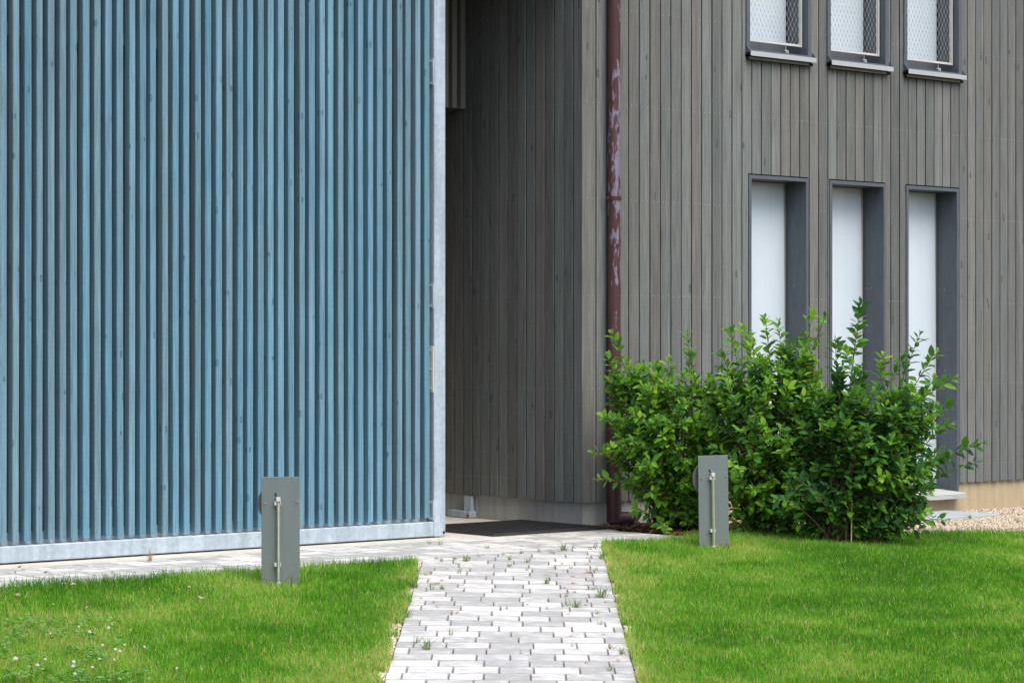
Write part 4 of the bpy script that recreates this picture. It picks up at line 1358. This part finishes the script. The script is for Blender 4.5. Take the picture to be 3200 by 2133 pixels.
def shrub(label, name, bases, tips, fill, poly, zc, zth, seed, tintmean, leafL, group):
    """bases: (x,z) root points; tips: named shoots (px,py,dz); fill: how many more shoots inside the outline"""
    r = random.Random(seed)
    bx = sum(b[0] for b in bases) / len(bases); bz = sum(b[1] for b in bases) / len(bases)
    OX, OY = c2w(bx, bz); OZ = float(ground_h(bx, bz))
    root = empty(name, (OX, OY, OZ))
    tag(root, label, "shrub", group)
    xs = [p[0] for p in poly]; ys = [p[1] for p in poly]
    pcx, pcy = sum(xs) / len(xs), sum(ys) / len(ys)
    shoots = []
    for (px, py, dz) in tips:
        shoots.append((px, py, zc + dz, True))
    k = 0
    while k < fill:
        px, py = r.uniform(min(xs), max(xs)), r.uniform(min(ys), max(ys))
        if not point_in(poly, px, py): continue
        e = math.hypot((px - pcx) / (max(xs) - min(xs)) * 2, (py - pcy) / (max(ys) - min(ys)) * 2)
        th = zth * math.sqrt(max(0.12, 1 - min(e, 1) ** 2))
        dz = r.uniform(-1, 1) * th
        if r.random() < 0.55: dz = -abs(dz)
        shoots.append((px, py, zc + dz, False))
        k += 1
    leaves = []
    stems_o = []
    old = MB()
    young = MB()
    for (px, py, z, named) in shoots:
        tx = (px - 1600) / F * z; tz = H - (py - 1100) / F * z
        X1, Y1 = c2w(tx, z)
        if Y1 > -0.09:                       # keep clear of the wall
            Y1 = -0.09 - r.random() * 0.12
        b = min(bases, key=lambda q: abs(q[0] - tx) + r.random() * 0.5)
        X0, Y0 = c2w(b[0] + r.gauss(0, 0.05), b[1] + r.gauss(0, 0.05))
        p0 = Vector((X0, Y0, float(ground_h(b[0], b[1])) - 0.02)); p2 = Vector((X1, Y1, max(tz, 0.03)))
        hgt = max(p2.z - p0.z, 0.1)
        p1 = p0.lerp(p2, 0.42) + Vector((0, 0, 0.24 * hgt + 0.10)) + Vector((r.gauss(0, 0.05), r.gauss(0, 0.05), 0))
        L = (p1 - p0).length + (p2 - p1).length
        ns_ = 10
        pts = [p0 * (1 - t_) ** 2 + p1 * 2 * t_ * (1 - t_) + p2 * t_ * t_ for t_ in [i / ns_ for i in range(ns_ + 1)]]
        rb = r.uniform(0.0035, 0.0075) if L > 0.5 else 0.003
        st = old if (named or r.random() < 0.3) else young
        st.tube([p - Vector((OX, OY, OZ)) for p in pts], [rb * (1 - 0.8 * i / ns_) + 0.0008 for i in range(ns_ + 1)], 5, False)
        # leaves in opposite pairs over the outer part of the shoot
        leafy_len = min(L * 0.85, r.uniform(0.40, 0.70) if named else r.uniform(0.28, 0.50))
        s = 0.0
        ph = r.random() * 3.14
        young_tip = r.random() < 0.5; stint = r.gauss(0, 0.10)
        while s < leafy_len:
            t_ = 1 - s / L
            t_ = max(0.05, t_)
            p = p0 * (1 - t_) ** 2 + p1 * 2 * t_ * (1 - t_) + p2 * t_ * t_
            d = ((p1 - p0) * (1 - t_) + (p2 - p1) * t_).normalized()
            o1 = d.orthogonal().normalized(); o2 = d.cross(o1)
            grow = min(1.0, 0.35 + s / 0.13)
            for sd in (0, math.pi):
                if r.random() < 0.06: continue
                a = ph + sd + r.gauss(0, 0.25)
                side = o1 * math.cos(a) + o2 * math.sin(a)
                ang = r.gauss(0.95, 0.22) if s > 0.03 else 0.45
                ldir = (d * math.cos(ang) + side * math.sin(ang))
                ldir.z += r.uniform(-0.15, 0.12)
                ldir.normalize()
                nrm = Vector((0, 0, 1)) * 0.8 + d * 0.35 + Vector((r.gauss(0, .35), r.gauss(0, .35), 0)) + Vector((-SU, -CU, 0)) * 0.25
                nrm = nrm - ldir * nrm.dot(ldir)
                if nrm.length < 0.05: nrm = ldir.orthogonal()
                nrm.normalize()
                sz = leafL * grow * r.uniform(0.6, 1.25)
                tv = tintmean + stint + r.gauss(0, 0.13) + (0.5 if r.random() < 0.015 else 0) + (0.28 * max(0, 1 - s / 0.12) if young_tip else 0.0)
                leaves.append((p + ldir * 0.006, ldir, nrm, sz, min(max(tv, 0), 1)))
            s += r.uniform(0.030, 0.046) * (0.6 + 0.4 * grow)
            ph += math.pi / 2 + r.gauss(0, 0.15)
    tag(old.build("stem", M['old_stem'], root), kind="stuff")
    if young.v: tag(young.build("twigs", M['stem'], root), kind="stuff")
    # the leaves that show largest are objects of their own, the rest one mass
    camv = Vector(cam.location)
    def score(l):
        v = camv - l[0]
        return abs(l[2].dot(v.normalized())) * l[3] ** 2 / v.length ** 2 * (1.0 + 1.2 * max(0, (zc - ((l[0].x - cam.location.x) * SU + (l[0].y - cam.location.y) * CU)) / zth))
    leaves.sort(key=score, reverse=True)
    top, rest = leaves[:300], leaves[300:]
    for (p, ld, nr, sz, tv) in top:
        o = put("leaf", leaf_meshes[min(NT - 1, int(tv * NT))], None, root)
        sdv = nr.cross(ld)
        Mx = Matrix((( ld.x, sdv.x, nr.x, 0), (ld.y, sdv.y, nr.y, 0), (ld.z, sdv.z, nr.z, 0), (0, 0, 0, 1)))
        o.rotation_euler = Mx.to_euler()
        o.location = p - Vector((OX, OY, OZ))
        o.scale = (sz, sz, sz)
    if rest:
        P = np.array([l[0] for l in rest]); D = np.array([l[1] for l in rest]); Nn = np.array([l[2] for l in rest])
        S = np.array([l[3] for l in rest]); T_ = np.array([l[4] for l in rest])
        Sd = np.cross(Nn, D)
        V = P[:, None, :] + S[:, None, None] * (LV[None, :, 0:1] * D[:, None] + LV[None, :, 1:2] * Sd[:, None] + LV[None, :, 2:3] * Nn[:, None])
        V = (V - np.array([OX, OY, OZ])).reshape(-1, 3)
        off = (np.arange(len(rest)) * len(LV))[:, None, None]
        me = np_mesh("foliage", V, [(LQ[None] + off).reshape(-1, 4), (LT[None] + off).reshape(-1, 3)], M['leaf'], np.repeat(T_, len(LV)), True)
        tag(put("foliage", me, None, root), kind="stuff")
    print(name, len(leaves))
    return root

GRP = "leafy shrubs in front of the facade"
polyL = [(1900,1150),(1890,1250),(1880,1330),(1885,1400),(1915,1470),(1935,1560),(1985,1590),(2050,1540),(2085,1640),(2190,1650),(2260,1560),(2290,1400),(2290,1240),(2200,1160),(2120,1140),(1990,1150)]
tipsL = [(1910,1040,0.0),(1895,1110,-.1),(2148,1028,0.15),(2090,1120,.1),(1850,1410,-.2),(1862,1495,-.2),(1885,1180,-.1),(2050,1135,.1),(1950,1120,.1),(1975,1595,-.3),(2085,1660,-.4),(2205,1195,0.0),(1880,1290,-.25),(2010,1130,.2)]
shrub("yellow-green leafy shrub growing against the maroon downpipe", "leafy_shrub", [(1.15, 17.75), (1.32, 17.7), (1.48, 17.6)], tipsL, 260, polyL, 17.55, 0.42, 5, 0.46, 0.074, GRP)
polyM = [(2190,1240),(2240,1170),(2320,1110),(2440,1080),(2540,1080),(2590,1180),(2600,1350),(2580,1500),(2560,1660),(2420,1680),(2280,1670),(2230,1500),(2200,1330)]
tipsM = [(2278,1025,.1),(2322,1015,.1),(2390,988,0.0),(2432,1005,0.0),(2545,972,.1),(2580,985,0.0),(2250,1100,.1),(2350,1060,-.1),(2470,1060,-.15),(2510,1040,.2),(2215,1190,-.1),(2240,1150,0.2),(2285,1440,-.5),(2300,1330,-.4)]
shrub("light green middle shrub with upright shoots before the first two windows", "leafy_shrub", [(1.82, 17.25), (1.92, 17.3)], tipsM, 250, polyM, 17.15, 0.42, 6, 0.44, 0.076, GRP)
polyR = [(2560,1180),(2660,1120),(2760,1170),(2870,1200),(2930,1250),(2940,1330),(2930,1440),(2930,1560),(2900,1660),(2700,1690),(2520,1690),(2440,1600),(2470,1400)]
tipsR = [(2692,940,0.0),(2690,985,.05),(2875,1045,0.0),(2930,1100,.05),(2985,1178,-.05),(2975,1255,0.0),(3080,1380,-.1),(3060,1440,-.1),(2975,1320,-.1),(2960,1625,-.3),(2830,1110,0.1),(2610,1060,0.0),(2760,1110,0.1),(2640,1090,-.2),(2450,1480,-.45),(2420,1560,-.45),(2920,1180,.1),(2945,1400,-.1),(2900,1600,-.3),(2970,1430,0)]
shrub("dark green spreading shrub before the last window with long side shoots", "leafy_shrub", [(2.3, 16.92), (2.42, 16.95), (2.54, 16.95)], tipsR, 340, polyR, 16.95, 0.45, 7, 0.30, 0.082, GRP)
# pale canes supporting the shrub
for (px, py0, py1, z_) in ((2522, 1690, 1240, 17.15), (2660, 1690, 1560, 16.75)):
    x_ = (px - 1600) / F * z_
    wx, wy = c2w(x_, z_)
    g0 = float(ground_h(x_, z_)); top = H - (py1 - 1100) / F * z_
    o = MB().tube([(0, 0, -0.03), (0.008, 0.004, (top - g0) * 0.5), (0.014, 0.006, top - g0)], [0.005, 0.0048, 0.0045], 7).build("support_cane", plain('pale_cane', (0.42, 0.34, 0.20), 0.6, 0, 0.15, 20))
    o.location = (wx, wy, g0)
    tag(o, ("tall" if py1 < 1400 else "short") + " pale support cane standing inside the shrubs", "cane")
